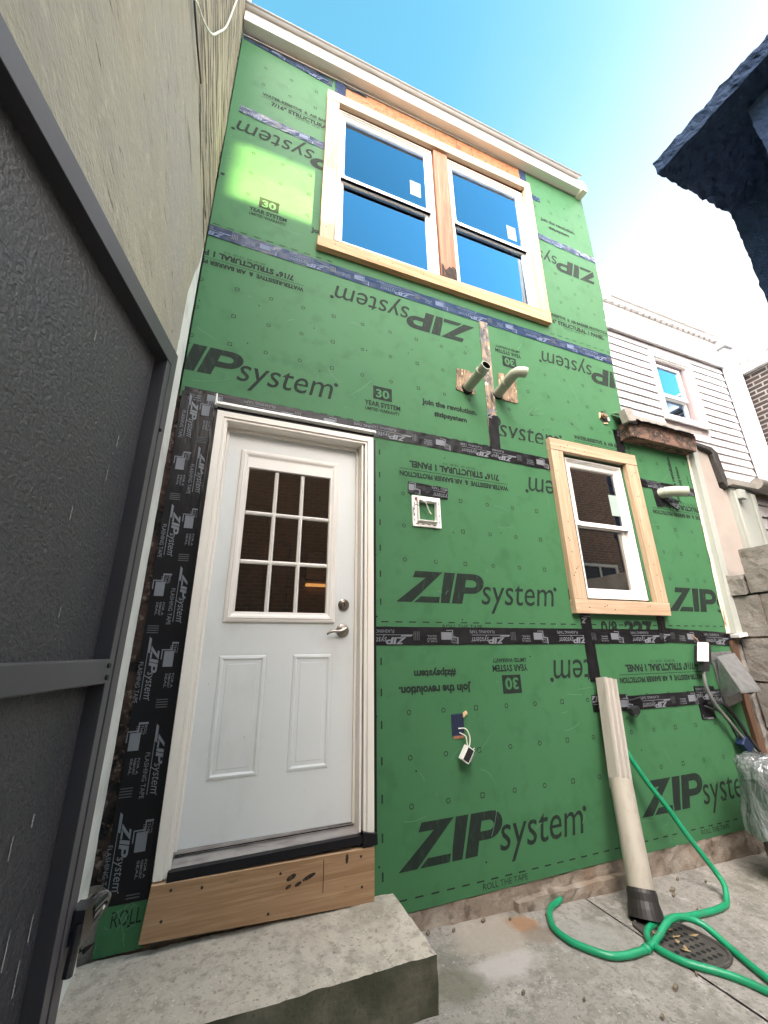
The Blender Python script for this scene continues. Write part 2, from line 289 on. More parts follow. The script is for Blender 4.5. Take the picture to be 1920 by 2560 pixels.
def rough_box(mb, x0, x1, y0, y1, z0, z1, d, amp, fr, mi=0, mifn=None):
    """subdivided block whose skin is pushed in and out by noise"""
    def dis(p):
        v = Vector(p); n = noise.noise_vector(v*fr)+.5*noise.noise_vector(v*fr*2.7); return v+n*amp
    L = (x1-x0, y1-y0, z1-z0); N = [max(1, int(round(q/d))) for q in L]
    def face(o, a, b, na, nb, k):
        o, a, b = Vector(o), Vector(a), Vector(b)
        vs = [dis(o+a*(i/na)+b*(j/nb)) for i in range(na+1) for j in range(nb+1)]
        fs = [(i*(nb+1)+j, (i+1)*(nb+1)+j, (i+1)*(nb+1)+j+1, i*(nb+1)+j+1) for i in range(na) for j in range(nb)]
        mb.add(vs, fs, k)
    X, Y, Z = (L[0], 0, 0), (0, L[1], 0), (0, 0, L[2]); k = mifn or {}
    face((x0, y0, z0), X, Z, N[0], N[2], k.get('-y', mi)); face((x0, y1, z0), Z, X, N[2], N[0], k.get('+y', mi))
    face((x0, y0, z0), Z, Y, N[2], N[1], k.get('-x', mi)); face((x1, y0, z0), Y, Z, N[1], N[2], k.get('+x', mi))
    face((x0, y0, z1), X, Y, N[0], N[1], k.get('+z', mi)); face((x0, y0, z0), Y, X, N[1], N[0], k.get('-z', mi))

def props(o, label, cat, group=None):
    o['label'] = label; o['category'] = cat
    if group: o['group'] = group
    return o
def thing(name, label, cat, base=(0, 0, 0), group=None):
    o = bpy.data.objects.new(name, None); col.objects.link(o); o.location = base; o.empty_display_size = .2
    o['base'] = tuple(base); return props(o, label, cat, group)
def part(mb, name, mats, root, **k):      # part of a thing (keeps world positions)
    t = root
    while t.parent: t = t.parent
    return mb.build(name, mats, root, base=tuple(t.location), **k)
def smooth_path(pts, n=6):
    P = [Vector(p) for p in pts]; P = [P[0]*2-P[1]]+P+[P[-1]*2-P[-2]]; out = []
    for i in range(1, len(P)-2):
        for k in range(n):
            t = k/n; a, b, c, d = P[i-1:i+3]
            out.append(.5*((2*b)+(c-a)*t+(2*a-5*b+4*c-d)*t*t+(3*b-a-3*c+d)*t**3))
    out.append(P[-2]); return out

# ------------------------------------------------------------------ printed lettering (flat faces in the print's own 2D frame)
_tc = {}
def glyphs(txt, bold=0., shear=0.):
    key = (txt, bold, shear)
    if key in _tc: return _tc[key]
    cu = bpy.data.curves.new('t', 'FONT'); cu.body = txt; cu.size = 1; cu.offset = bold; cu.resolution_u = 3; cu.fill_mode = 'FRONT'
    ob = bpy.data.objects.new('t', cu); col.objects.link(ob)
    dg = bpy.context.evaluated_depsgraph_get(); me = bpy.data.meshes.new_from_object(ob.evaluated_get(dg))
    V = [(v.co.x+shear*v.co.y, v.co.y) for v in me.vertices]; F = [list(p.vertices) for p in me.polygons]
    bpy.data.objects.remove(ob); bpy.data.curves.remove(cu); bpy.data.meshes.remove(me)
    xs = [p[0] for p in V] or [0, 1]
    _tc[key] = (V, F, min(xs), max(xs)); return _tc[key]
CAP = .729   # cap height of the built-in face
class Print:
    """collects polygons (lists of 2D points) then drops them on a plane"""
    def __init__(s): s.p = []
    def poly(s, pts, mi=1): s.p.append((list(pts), mi))
    def rect(s, x0, x1, z0, z1, mi=1): s.poly([(x0, z0), (x1, z0), (x1, z1), (x0, z1)], mi)
    def text(s, t, x, z, w, cap, bold=.02, shear=0., mi=1):
        V, F, a, b = glyphs(t, bold, shear); kx = w/(b-a); kz = cap/CAP
        for f in F: s.poly([(x+(V[i][0]-a)*kx, z+V[i][1]*kz) for i in f], mi)
    def put(s, other, x, z, rot=0, k=1.):
        c, n = math.cos(R(rot)), math.sin(R(rot))
        for pts, mi in other.p: s.p.append(([(x+k*(c*a-n*b), z+k*(n*a+c*b)) for a, b in pts], mi))
    def onto(s, mb, y, clip=None, holes=(), xform=None):
        for pts, mi in s.p:
            P = pts
            if clip:
                x0, x1, z0, z1 = clip
                for ax, lim, sg in ((0, x0, 1), (0, x1, -1), (1, z0, 1), (1, z1, -1)):
                    Q = []
                    for i in range(len(P)):
                        a, b = P[i-1], P[i]; da, db = (a[ax]-lim)*sg, (b[ax]-lim)*sg
                        if (da < 0) != (db < 0): t = da/(da-db); Q.append((a[0]+(b[0]-a[0])*t, a[1]+(b[1]-a[1])*t))
                        if db >= 0: Q.append(b)
                    P = Q
                    if len(P) < 3: break
            if len(P) < 3: continue
            cx = sum(p[0] for p in P)/len(P); cz = sum(p[1] for p in P)/len(P)
            if any(h[0] < cx < h[1] and h[2] < cz < h[3] for h in holes): continue
            mb.add([(a, y-(.0006 if mi in (0, 2) else 0), b) for a, b in P], [list(range(len(P)))], mi)

def zip_logo():
    P = Print(); H = .18; sl = .30
    def sk(pts): return [(x+sl*z, z) for x, z in pts]
    # Z: top bar with diagonal, slit, bottom bar
    P.poly([(.082, H), (.262, H), (.262, H), (.045, 0), (-.055, 0), (.135, .137), (.066, .137)])
    P.p.pop()
    P.poly([(.070, H), (.250, H), (.205, .142), (.052, .142)]); P.poly([(.250, H), (.205, .142), (.135, .142), (-.055, 0), (.040, 0)])
    P.poly([(.056, 0), (.215, 0), (.223, .034), (.098, .034)])
    P.poly([(.262, H), (.335, H), (.285, 0), (.228, 0), (.233, .05)])
    P.poly([(.350, H), (.420, H), (.372, 0), (.300, 0)])
    n = 9; out, inn = [], []
    for i in range(n+1):
        t = math.pi/2-math.pi*i/n
        out.append((.46+.075*math.cos(t)+.012*math.sin(t), .120+.060*math.sin(t))); inn.append((.452+.03*math.cos(t), .120+.022*math.sin(t)))
    P.poly([(.420, H), out[0], inn[0], (.410, .142)])
    for i in range(n): P.poly([out[i], out[i+1], inn[i+1], inn[i]])
    P.poly([inn[n], out[n], (.388, .060), (.398, .098)])
    P.text('system', .508, 0, .565, .172, .0, .22)
    c = (1.092, .112)
    for i in range(10):
        a, b = 2*math.pi*i/10, 2*math.pi*(i+1)/10
        P.poly([c, (c[0]+.014*math.cos(a), c[1]+.014*math.sin(a)), (c[0]+.014*math.cos(b), c[1]+.014*math.sin(b))])
    return P
LOGO = zip_logo()
def struct_block():
    P = Print()
    P.text('WATER-RESISTIVE  &  AIR BARRIER PROTECTION', 0, 0, .82, .033, .042); P.rect(0, .82, -.020, -.0165)
    P.text('7/16" STRUCTURAL 1 PANEL', .07, -.078, .68, .044, .048); P.text('03-07-23  23:20  CV', .26, -.105, .25, .016, 0.)
    return P
STRUCT = struct_block()
def badge():
    P = Print(); P.rect(-.066, .066, 0, .100); P.text('30', -.047, .018, .094, .062, .03, 0, 0)
    P.text('YEAR SYSTEM', -.125, -.055, .25, .036, .03); P.text('LIMITED WARRANTY', -.12, -.092, .24, .023, .03); return P
BADGE = badge()
def join_():
    P = Print(); P.text('Join the revolution.', 0, 0, .44, .042, .045); P.text('#zipsystem', .09, -.078, .26, .038, .045); return P
JOIN = join_()
def tape_unit():
    P = Print()
    small = Print(); small.put(LOGO, 0, 0, 0, .118)
    P.put(small, 0, .004); P.rect(.0, .128, -.004, -.0024)
    P.poly([(.012, .0285), (.075, .0285), (.070, .0345), (.016, .0345)]) if False else None
    P.poly([(-.03, -.004), (.010, -.004), (.013, .002), (-.024, .002)])
    P.text('FLASHING TAPE', .035, -.019, .10, .0105, .0)
    # roller mark with two blocks of small print
    P.rect(.205, .245, -.012, .012); P.rect(.2, .203, -.019, .004); P.rect(.2, .226, -.019, -.0165); P.rect(.185, .203, .004, .007); P.rect(.181, .186, .004, .026)
    for i, t in enumerate(('ROLL', 'THIS', 'TAPE')): P.text(t, .188, .022-.009*i-.004, .022, .0065, .01)
    for i, t in enumerate(('FOR A', 'PERMANENT', 'SEAL')): P.text(t, .262, .014-.008*i, .036, .0055, .01)
    for i in range(4): P.rect(.325+.006*i, .3275+.006*i, -.014, .014, 2)
    return P
UNIT = tape_unit()
m_tprint2 = mat('tape_print_faint', (.06, .066, .075), .5)

def marks(P, xs, zs, sq0):
    for i, x in enumerate(xs):
        for z in zs:
            r = .0125
            if (i-sq0) % 3 == 0:
                for a, b, c, d in ((-r, r, r-.004, r), (-r, r, -r, -r+.004), (-r, -r+.004, -r+.004, r-.004), (r-.004, r, -r+.004, r-.004)): P.rect(x+a, x+b, z+c, z+d)
            else:
                n = 12
                for k in range(n):
                    a, b = 2*math.pi*k/n, 2*math.pi*(k+1)/n
                    P.poly([(x+q*math.cos(t), z+q*math.sin(t)) for q, t in ((r, a), (r, b), (r-.004, b), (r-.004, a))])
def dashes(P, x0, x1, z, step=.083, l=.042):
    x = x0
    while x < x1: P.rect(x, x+l, z-.003, z+.003); x += step
def vdashes(P, x, zs):
    for z in zs: P.rect(x-.004, x+.004, z-.018, z+.018)
def dots(P, pts, r=.005):
    for x, z in pts: P.poly([(x+r*math.cos(R(60*k)), z+r*math.sin(R(60*k))) for k in range(6)])
def frange(a, n, d=.2035): return [a+d*i for i in range(n)]

# ------------------------------------------------------------------ the setting
def gz(x): return .03-.034*x                   # the yard falls away to the right
mb = MB(); mb.box(-400, 400, -400, 400, -.6, -.30)
o = mb.build('ground', m_ground); o['kind'] = 'structure'
JX = .966
def slab(x0, x1, seed):
    mb = MB()
    def top(u, v):
        x = x0+(x1-x0)*u; y = -6.05+(6.19)*v
        return (x, y, gz(x)+.004*noise.noise(Vector((x*2.1, y*2.1, seed))))
    mb.grid(top, int((x1-x0)/.08)+2, 60)
    mb.box(x0+.004, x1-.004, -6.05, .135, -.28, min(gz(x0), gz(x1))-.012)
    return mb
def blob(mb, pts, mi, h, seed, x0, x1):
    """a stain with its own outline lying on the slab"""
    cx = sum(p[0] for p in pts)/len(pts); cy = sum(p[1] for p in pts)/len(pts)
    ring = smooth_path(list((p[0], p[1], 0) for p in pts)+[(pts[0][0], pts[0][1], 0)], 5)[:-1]
    vs = [(cx, cy, gz(cx)+h)]
    for p in ring:
        k = 1+.12*noise.noise(Vector((p.x*14, p.y*14, seed))); x, y = cx+(p.x-cx)*k, cy+(p.y-cy)*k
        vs.append((x, y, gz(x)+h))
    mb.add(vs, [(0, i+1, (i+1) % len(ring)+1) for i in range(len(ring))], mi)
mb = slab(-1.60, JX-.005, 1.)
o = mb.build('concrete_paving', m_conc, smooth=False); o['kind'] = 'structure'
mb = slab(JX+.005, 7.0, 2.)
o = mb.build('concrete_paving', m_conc); o['kind'] = 'structure'

# ------------------------------------------------------------------ the green rear house
house = thing('rear_house', 'two storey row house rear wall of bare green sheathing with white door and new windows', 'house', (.5, 0, 0))
HB = tuple(house.location)
YF = 0.0
def panel(name, rects, P, clip, holes=(), poly=None):
    mb = MB()
    rs = random.Random(int(clip[0]*971+clip[2]*37))
    for _ in range(16):                       # site scuffs
        x, z, a, L = rs.uniform(clip[0], clip[1]), rs.uniform(clip[2], clip[3]), rs.uniform(-1.2, 1.2), rs.choice((.02, .03, .05, .12, .2)); k = rs.uniform(-.6, .6)
        for i in range(4):
            t0, t1 = i/4, (i+1)/4; p0 = (x+L*t0*math.cos(a+k*t0), z+L*t0*math.sin(a+k*t0)); p1 = (x+L*t1*math.cos(a+k*t1), z+L*t1*math.sin(a+k*t1))
            nx, nz_ = -math.sin(a)*.0013, math.cos(a)*.0013
            P.poly([(p0[0]-nx, p0[1]-nz_), (p1[0]-nx, p1[1]-nz_), (p1[0]+nx, p1[1]+nz_), (p0[0]+nx, p0[1]+nz_)], 2)
    for (x0, x1, z0, z1) in rects: mb.box(x0, x1, 0, .012, z0, z1)
    if poly:
        for q in poly: mb.prism(q, 0, .012)
    P.onto(mb, -.0013, clip, holes)
    return part(mb, 'sheathing_panel', [m_green, m_print, m_scratch], house)
WL = (1.345, 1.965, 1.545, 2.645)       # lower window rough opening
WU1 = (-.495, .40, 4.03, 5.62); WU2 = (.50, 1.40, 4.03, 5.62)
WUA = (-.495, 1.40, 4.03, 5.62)
# lower left
P = Print(); P.put(LOGO, -.02, .262); P.put(STRUCT, 9, 9)
P.put(BADGE, .664, 1.090, 180); P.put(JOIN, .385, 1.050, 180); P.put(LOGO, 2.055, 1.165, 180)
marks(P, frange(.0, 7), [.514, .722, .928], 2); dashes(P, -.16, 1.29, .158); P.text('ROLL THE TAPE', .37, .122, .27, .026, .0)
vdashes(P, -.153, [.26, .407, .562, .72, .88, 1.03, 1.18]); dots(P, [(-.17, .30), (.40, .23), (.82, 1.19), (.03, .66), (-.18, .92)])
panel('l', [(-.198, 1.288, .108, 1.318)], P, (-.197, 1.287, .109, 1.318))
# lower right
P = Print(); P.put(LOGO, 1.555, .272); P.put(STRUCT, 2.345, 1.045, 180); marks(P, frange(1.335, 7, .2045), [.515, .726, .93], 0)
P.put(LOGO, 3.7, 1.165, 180)
dashes(P, 1.31, 2.5, .158); P.text('ROLL THE TAPE', 1.98, .122, .27, .026, .0); dots(P, [(1.6, .62), (2.1, .3)])
panel('l', [], P, (1.295, 2.45, .106, 1.318), (), [[(1.292, .104), (2.50, .092), (2.72, .55), (2.80, 1.318), (1.292, 1.318)]])
# middle left
P = Print(); P.put(LOGO, -.005, 1.493); P.put(STRUCT, .800, 2.301, 180); P.put(LOGO, 2.055, 2.405, 180)
marks(P, frange(.0, 7, .2045), [1.735, 1.942, 2.148], 2); dashes(P, -.15, 1.28, 1.383); P.text('ROLL THE TAPE', .225, 1.347, .27, .026, .0)
vdashes(P, -.153, [1.489, 1.644, 1.794, 1.947, 2.094, 2.251, 2.406]); dots(P, [(.34, 1.93), (.7, 1.96), (-.18, 2.18), (-.18, 1.75), (-.175, 1.41), (.36, 1.40), (.31, 2.44)])
panel('m', [(-.198, 1.345, 1.322, 2.536), ], P, (-.197, 1.30, 1.323, 2.535), [WL])
# middle right (round the small window)
P = Print(); P.put(LOGO, 2.205, 1.490); P.put(STRUCT, 3.05, 2.300, 180); marks(P, frange(2.04, 5, .2025), [1.734, 1.944, 2.147], 2)
marks(P, [2.218, 2.424], [2.74], 1); P.put(JOIN, 2.60, 2.40, 90); P.text('ROLL', 1.22, 1.345, .10, .03, .0); P.text('0/8', 1.44, 1.325, .15, .085, .02); P.text('227', 1.66, 1.325, .28, .085, .06); dashes(P, 1.36, 2.7, 1.383)
P.text('7/16" STRUCT', 1.4, 9, .5, .05)
vdashes(P, 2.78, [2.80, 2.66, 2.62])
panel('m', [(1.965, 2.13, 1.322, 2.99), (1.345, 1.965, 1.322, WL[2]), (1.345, 1.965, WL[3], 2.70)], P, (1.345, 2.86, 1.323, 2.98), [WL],
      [[(2.13, 1.322), (2.80, 1.322), (2.88, 2.99), (2.13, 2.99)]])
# upper left
P = Print(); P.put(LOGO, -1.535, 2.712); P.put(LOGO, .60, 3.635, 180); P.put(STRUCT, -.683, 3.525, 180); P.put(BADGE, -.128, 2.785)
P.put(JOIN, .160, 2.83); marks(P, frange(-1.29, 10, .204), [2.945, 3.150, 3.360], 1); dashes(P, -1.28, .7, 2.598); vdashes(P, .69, [2.65, 2.8])
dots(P, [(-.95, 3.28), (-.6, 3.22), (-.55, 2.9), (-.99, 2.98), (.07, 3.22), (.1, 3.26), (.56, 3.42), (-.24, 3.15), (-1.28, 3.2), (.12, 3.51)])
panel('u', [(-1.298, .734, 2.542, 3.752)], P, (-1.297, .733, 2.543, 3.751))
# upper right
P = Print(); P.put(LOGO, .27, 2.69); P.put(LOGO, 2.375, 3.610, 180); P.put(BADGE, .958, 3.440, 180); marks(P, frange(.898, 6, .2045), [2.948, 3.153, 3.364], 1)
P.put(STRUCT, 1.505, 2.815); dots(P, [(1.2, 2.83), (1.6, 3.05)])
panel('u', [(.740, 2.0, 2.70, 3.752)], P, (.741, 2.12, 2.70, 3.751), [WL], [[(2.0, 2.99), (2.115, 2.99), (2.150, 3.752), (2.0, 3.752)]])
mbx = MB(); mbx.box(.740, 1.345, 0, .012, 2.542, 2.70); part(mbx, 'sheathing_panel', [m_green], house)
# top, around the twin window
P = Print(); P.put(LOGO, -.165, 4.905, 180); P.put(BADGE, -.957, 4.115); P.put(STRUCT, -1.095, 5.300)
marks(P, frange(-1.100, 3, .204), [4.200, 4.415, 4.620], 2); marks(P, frange(-1.098, 3, .204), [5.43, 5.64], 2)
P.put(LOGO, -2.365, 4.19); P.put(JOIN, -.66, 4.06)
dashes(P, -1.28, 2.1, 3.835)
panel('t', [(-1.298, -.495, 3.757, 5.92), (-.495, 1.40, 3.757, 4.03)], P, (-1.297, -.5, 3.758, 5.92))
P = Print(); P.put(LOGO, 2.21, 4.835, 180); P.put(JOIN, 1.585, 5.285); P.put(STRUCT, 1.36, 4.045)
marks(P, frange(1.44, 4, .205), [4.25, 4.42, 4.60], 1); marks(P, frange(1.54, 4, .205), [5.45, 5.62], 1); dashes(P, 1.45, 2.2, 3.835)
panel('t', [], P, (1.40, 2.17, 3.758, 5.92), (), [[(1.40, 3.757), (2.150, 3.757), (2.235, 4.6), (2.255, 5.92), (1.40, 5.92)]])
# short strip beside the doorway base
P = Print(); P.text('ROLL', -1.22, .285, .1, .05, .0); dots(P, [(-1.16, .28)])
panel('s', [(-1.262, -1.10, .205, .40)], P, (-1.26, -1.1, .206, .4))
# structural wall behind the sheathing (leaves the openings free)
mb = MB()
DO = (-1.09, -.215, .41, 2.48)
for (x0, x1, z0, z1) in [(-1.24, DO[0], .2, 2.53), (DO[1], WL[0], .1, 2.53), (WL[1], 2.68, .1, 2.53), (WL[0], WL[1], .1, WL[2]), (DO[0], DO[1], DO[3], 2.53),
                         (-1.29, WL[0], 2.53, 2.645), (WL[1], 2.80, 2.53, 2.645), (-1.29, 2.10, 2.70, 4.03), (-1.29, WUA[0], 4.03, 5.62), (WUA[1], 2.2, 4.03, 5.62), (-1.29, 2.2, 5.62, 5.95)]:
    mb.box(x0, x1, .016, .10, z0, z1)
mb.box(2.02, 2.10, .10, 1.0, 2.9, 5.9); mb.box(-1.29, -1.2, .10, 4, .2, 5.95); mb.box(-1.2, 2.02, 3.9, 4, .2, 5.95)
part(mb, 'stud_wall', m_osb, house)
mb = MB(); rough_box(mb, -1.33, -1.20, .02, .09, .0, 2.6, .03, .012, 14); part(mb, 'exposed_masonry', m_rub, house)
# side return, flat roof, cornice
mb = MB(); mb.prism([(2.10, 3.0), (2.145, 3.76), (2.23, 4.6), (2.25, 5.95), (2.11, 5.95), (2.10, 3.1)], .0135, 1.0); part(mb, 'side_wall', m_wrap, house)
mb = MB(); mb.box(-1.29, 2.20, .0, 4.1, 5.985, 6.10); part(mb, 'roof', m_roof, house)
mb = MB()
mb.hull8([(-1.30, -.085, 5.960), (2.165, -.085, 5.918), (2.165, .01, 5.918), (-1.30, .01, 5.960)], [(-1.30, -.085, 6.095), (2.175, -.085, 6.055), (2.175, .01, 6.055), (-1.30, .01, 6.095)])
fas = part(mb, 'cornice', m_fascia, house, bevel=.006)
mb = MB(); mb.hull8([(-1.30, -.125, 6.099), (2.15, -.125, 6.062), (2.15, .2, 6.062), (-1.30, .2, 6.099)], [(-1.30, -.125, 6.125), (2.15, -.125, 6.085), (2.15, .2, 6.085), (-1.30, .2, 6.125)])
mb.tube([(-1.30, -.128, 6.095), (2.15, -.128, 6.058)], .009, 8, 1)
part(mb, 'drip_edge', [m_fascia, m_bead], fas)
mb = MB(); mb.prism([(2.167, 5.90), (2.232, 5.885), (2.24, 5.99), (2.18, 6.05)], -.10, .012); part(mb, 'cornice_end', m_mould, fas, bevel=.004)
mb = MB(); mb.box(-1.29, 2.16, -.015, -.002, 5.905, 5.915); part(mb, 'soffit_strip', m_flash, fas)
# bare orange board over the twin window
P = Print()
for i, x in enumerate((-.06, .43, .66, .83, 1.24)): P.rect(x, x+.004, 5.66, 5.92)
for k in range(26):
    x = random.uniform(-.4, 1.4); z = random.uniform(5.68, 5.9); P.rect(x, x+random.uniform(.02, .07), z, z+.004)
mb = MB(); mb.box(-.44, 1.42, -.006, .008, 5.64, 5.90); P.onto(mb, -.0068); part(mb, 'header_board', [m_osb, m_rot], house)

# tapes ------------------------------------------------------------------------------------------------
def tape(x0, z0, x1, z1, wd, y=-.003, rot=180, ph=0., mats=None, prn=True, amp=.0009, seed=0., ragged=.0015, two=False):
    """a strip of flashing tape from point to point with wrinkles and repeated printing"""
    d = Vector((x1-x0, z1-z0)); L = d.length; d /= L; nrm = Vector((-d.y, d.x)); mb = MB()
    nu = max(4, int(L/.022)); nv = 4
    def f(u, v, yy=y):
        s = (v-.5)*wd; e = ragged*noise.noise(Vector((u*L*22, 3.*v+seed, seed))) if v in (0, 1) else 0
        p = Vector((x0, z0))+d*(u*L)+nrm*(s+e)
        return (p.x, yy+amp*noise.noise(Vector((u*L*16+seed, v*3, seed*1.7)))*2, p.y)
    mb.grid(f, nu, nv)
    mb.prism([(x0+nrm.x*(-wd/2+.001), z0+nrm.y*(-wd/2+.001)), (x1+nrm.x*(-wd/2+.001), z1+nrm.y*(-wd/2+.001)), (x1+nrm.x*(wd/2-.001), z1+nrm.y*(wd/2-.001)), (x0+nrm.x*(wd/2-.001), z0+nrm.y*(wd/2-.001))], y+.0022, .004)
    if prn:
        P = Print(); a = math.degrees(math.atan2(d.y, d.x)); sgn = 1 if rot == 0 else -1
        cols = [(0, 0)] if not two else [(-wd*.26, 0), (wd*.26, .19)]
        for off, sh in cols:
            t = -.66+(((ph+sh)*1.83) % .66)
            while t < L+.7:
                p = Vector((x0, z0))+d*t+nrm*off
                P.put(UNIT, p.x, p.y, a+rot, 1.72); t += .65
        if abs(d.x) > abs(d.y): cl = (min(x0, x1), max(x0, x1), min(z0, z1)-wd*.47, max(z0, z1)+wd*.47)
        else: cl = (min(x0, x1)-wd*.47, max(x0, x1)+wd*.47, min(z0, z1), max(z0, z1))
        P.onto(mb, y-.0022, cl)
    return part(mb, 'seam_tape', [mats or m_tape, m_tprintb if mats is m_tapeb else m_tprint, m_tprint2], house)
tape(-.19, 1.309, 2.02, 1.307, .096, -.003, 180, .10, seed=1)
tape(2.02, 1.318, 2.79, 1.285, .098, -.0045, 180, .02, seed=2)
tape(-1.28, 2.560, -.19, 2.545, .090, -.003, 180, .30, seed=3, amp=.0014)
tape(-.19, 2.552, .70, 2.545, .096, -.0035, 180, .12, seed=4, amp=.002)
tape(.68, 2.545, 1.23, 2.538, .096, -.0045, 180, .10, seed=5, amp=.0016)
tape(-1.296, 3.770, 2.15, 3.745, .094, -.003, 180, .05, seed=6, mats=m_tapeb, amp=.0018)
tape(.745, 3.72, .725, 2.60, .080, -.0045, -90, .1, mats=m_worn, seed=7, prn=True)
tape(.738, 2.86, .725, 2.50, .085, -.0065, -90, .0, seed=8)
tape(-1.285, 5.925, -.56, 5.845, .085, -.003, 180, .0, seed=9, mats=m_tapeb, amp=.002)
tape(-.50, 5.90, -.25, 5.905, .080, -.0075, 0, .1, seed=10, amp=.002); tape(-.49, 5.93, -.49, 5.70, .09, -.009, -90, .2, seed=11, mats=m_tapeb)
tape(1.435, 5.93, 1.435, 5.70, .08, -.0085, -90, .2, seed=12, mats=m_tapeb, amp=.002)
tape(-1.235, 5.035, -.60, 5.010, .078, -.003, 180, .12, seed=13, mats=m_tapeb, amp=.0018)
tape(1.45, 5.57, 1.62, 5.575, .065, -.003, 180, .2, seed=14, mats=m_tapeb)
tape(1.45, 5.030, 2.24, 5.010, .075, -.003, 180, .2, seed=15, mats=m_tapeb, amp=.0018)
tape(1.312, 1.46, 1.312, 1.03, .086, -.0055, -90, .02, seed=16); tape(2.035, 1.45, 2.022, 1.265, .075, -.0055, -90, .2, seed=17)
tape(1.255, .905, 1.56, .898, .098, -.003, 0, .35, seed=18); tape(1.42, .893, 2.50, .895, .085, -.0045, 180, .27, seed=19)
tape(2.22, .925, 2.43, .917, .09, -.006, 180, .1, seed=20); tape(2.30, .93, 2.30, .755, .14, -.0075, -90, .1, seed=21)
tape(2.02, 2.985, 2.01, 2.62, .085, -.0045, -90, .2, seed=22, amp=.002); tape(2.0, 2.955, 2.13, 2.955, .08, -.006, 180, .1, seed=23)
tape(2.10, 2.528, 2.84, 2.522, .076, -.003, 180, .2, seed=24, amp=.0025); tape(2.325, 2.50, 2.335, 2.335, .09, -.0055, -90, .1, seed=25, amp=.002)
tape(2.40, 2.43, 2.56, 2.37, .09, -.007, 180, .1, seed=26, amp=.002); tape(1.20, 1.565, 1.36, 1.565, .10, -.003, 180, .12, seed=27)
# wide vertical tape at the hinge side of the doorway
mb = MB()
def f(u, v):
    z = 2.575+(.352-2.575)*u; xl = -1.288+.026*u; xr = -1.098
    return (xl+(xr-xl)*v+.002*noise.noise(Vector((z*9, v, 4.))), -.004+.0012*noise.noise(Vector((z*11, v*3, 8.))), z)
mb.grid(f, 90, 5); mb.prism([(-1.286, 2.57), (-1.1, 2.57), (-1.1, .354), (-1.262, .354)], -.001, .006)
P = Print()
for z in (2.511, 1.879, 1.256, .60): P.put(UNIT, -1.240, z, -90, 1.62)
for z in (2.84, 2.209, 1.575, .905): P.put(UNIT, -1.160, z, -90, 1.62)
P.onto(mb, -.0068, (-1.285, -1.1, .36, 2.56)); part(mb, 'seam_tape', [m_tapev, m_tprint, m_tprint2], house)
tape(-1.116, 2.50, -1.112, .40, .026, -.012, -90, 0, mats=m_tapev, prn=False, seed=30)

# foundation
mb = MB(); rough_box(mb, -.14, 2.62, .005, .13, -.16, .104, .035, .010, 11); part(mb, 'foundation', m_found, house, smooth=False)
mb = MB(); rough_box(mb, -1.33, -.10, .016, .13, -.2, .41, .035, .008, 11); part(mb, 'foundation', m_found, house)
mb = MB(); rough_box(mb, .55, 1.32, -.03, .02, -.12, .05, .03, .009, 13); part(mb, 'foundation', m_found, house)

# doorway -----------------------------------------------------------------------------------------------
mb = MB()
mb.box(-1.04, -.275, .062, .10, .47, 1.385); mb.box(-1.04, -.275, .062, .10, 2.295, 2.425); mb.box(-1.04, -.945, .062, .10, 1.385, 2.295); mb.box(-.405, -.275, .062, .10, 1.385, 2.295)
for (x0, x1) in ((-.957, -.729), (-.610, -.400)):
    mb.ring(x0, x1, .698, 1.226, [(0, .0615), (.004, .0655), (.010, .058), (.020, .056), (.034, .066), (.040, .0665), (.046, .060)], 0, True)
door = part(mb, 'door', m_door, house)
mb = MB(); mb.ring(-.955, -.395, 1.375, 2.310, [(0, .0622), (.002, .050), (.010, .046), (.016, .0455), (.020, .041), (.030, .043), (.040, .050), (.048, .051), (.050, .056), (.052, .072)]); mb.box(-.91, -.44, .050, .0735, 2.206, 2.262); part(mb, 'glass_frame', m_insert, door)
mb = MB()
for x in (-.752, -.606): mb.ring(x-.011, x+.011, 1.42, 2.2, [(0, .066), (.004, .056), (.0105, .054)])
for z in (1.946, 1.680): mb.ring(-.905, -.445, z-.011, z+.011, [(0, .0665), (.004, .0565), (.0105, .0545)])
part(mb, 'grille', m_insert, door)
mb = MB(); mb.box(-.91, -.435, .068, .074, 1.41, 2.21); part(mb, 'pane', m_gdoor, door)
# frame: jambs with brickmould
mb = MB()
for (x0, x1, z0, z1) in ((-1.05, -1.041, .42, 2.44), (-.274, -.262, .45, 2.44)): mb.box(x0, x1, -.015, .10, z0, z1)
mb.box(-1.05, -.262, -.014, .10, 2.427, 2.44)
mb.box(-1.041, -1.028, .045, .0615, .47, 2.42); mb.box(-.287, -.2745, .045, .0615, .47, 2.42); mb.box(-1.041, -.274, .045, .0615, 2.408, 2.426)
jamb = part(mb, 'door_frame', m_mould, door, bevel=.002)
def mould(mb, x, s, z0, z1):     # brickmould of two steps; s = +1 when its inner edge lies to the right
    for a, b, y in ((0, .036, -.034), (.036, .052, -.026)):
        mb.box(min(x+s*a, x+s*b), max(x+s*a, x+s*b), y, .012, z0, z1)
for x, s, z0 in ((-1.100, 1, .412), (-.204, -1, .445)):
    mb = MB(); mould(mb, x, s, z0, 2.478); part(mb, 'brickmould', m_mould, door, bevel=.003)
mb = MB()
for a, b, y in ((0, .035, -.0345), (.035, .05, -.0265)): mb.box(-1.099+a, -.205-a, y, .0125, 2.4785-b, 2.4785-a)
part(mb, 'brickmould', m_mould, door, bevel=.003)
mb = MB(); mb.box(-1.103, -.196, -.020, .0, 2.480, 2.504); mb.box(-.203, -.187, -.022, .0, .44, 2.47); mb.box(-1.112, -1.1015, -.02, .0, .40, 2.47); part(mb, 'black_seal', m_tapev, door)
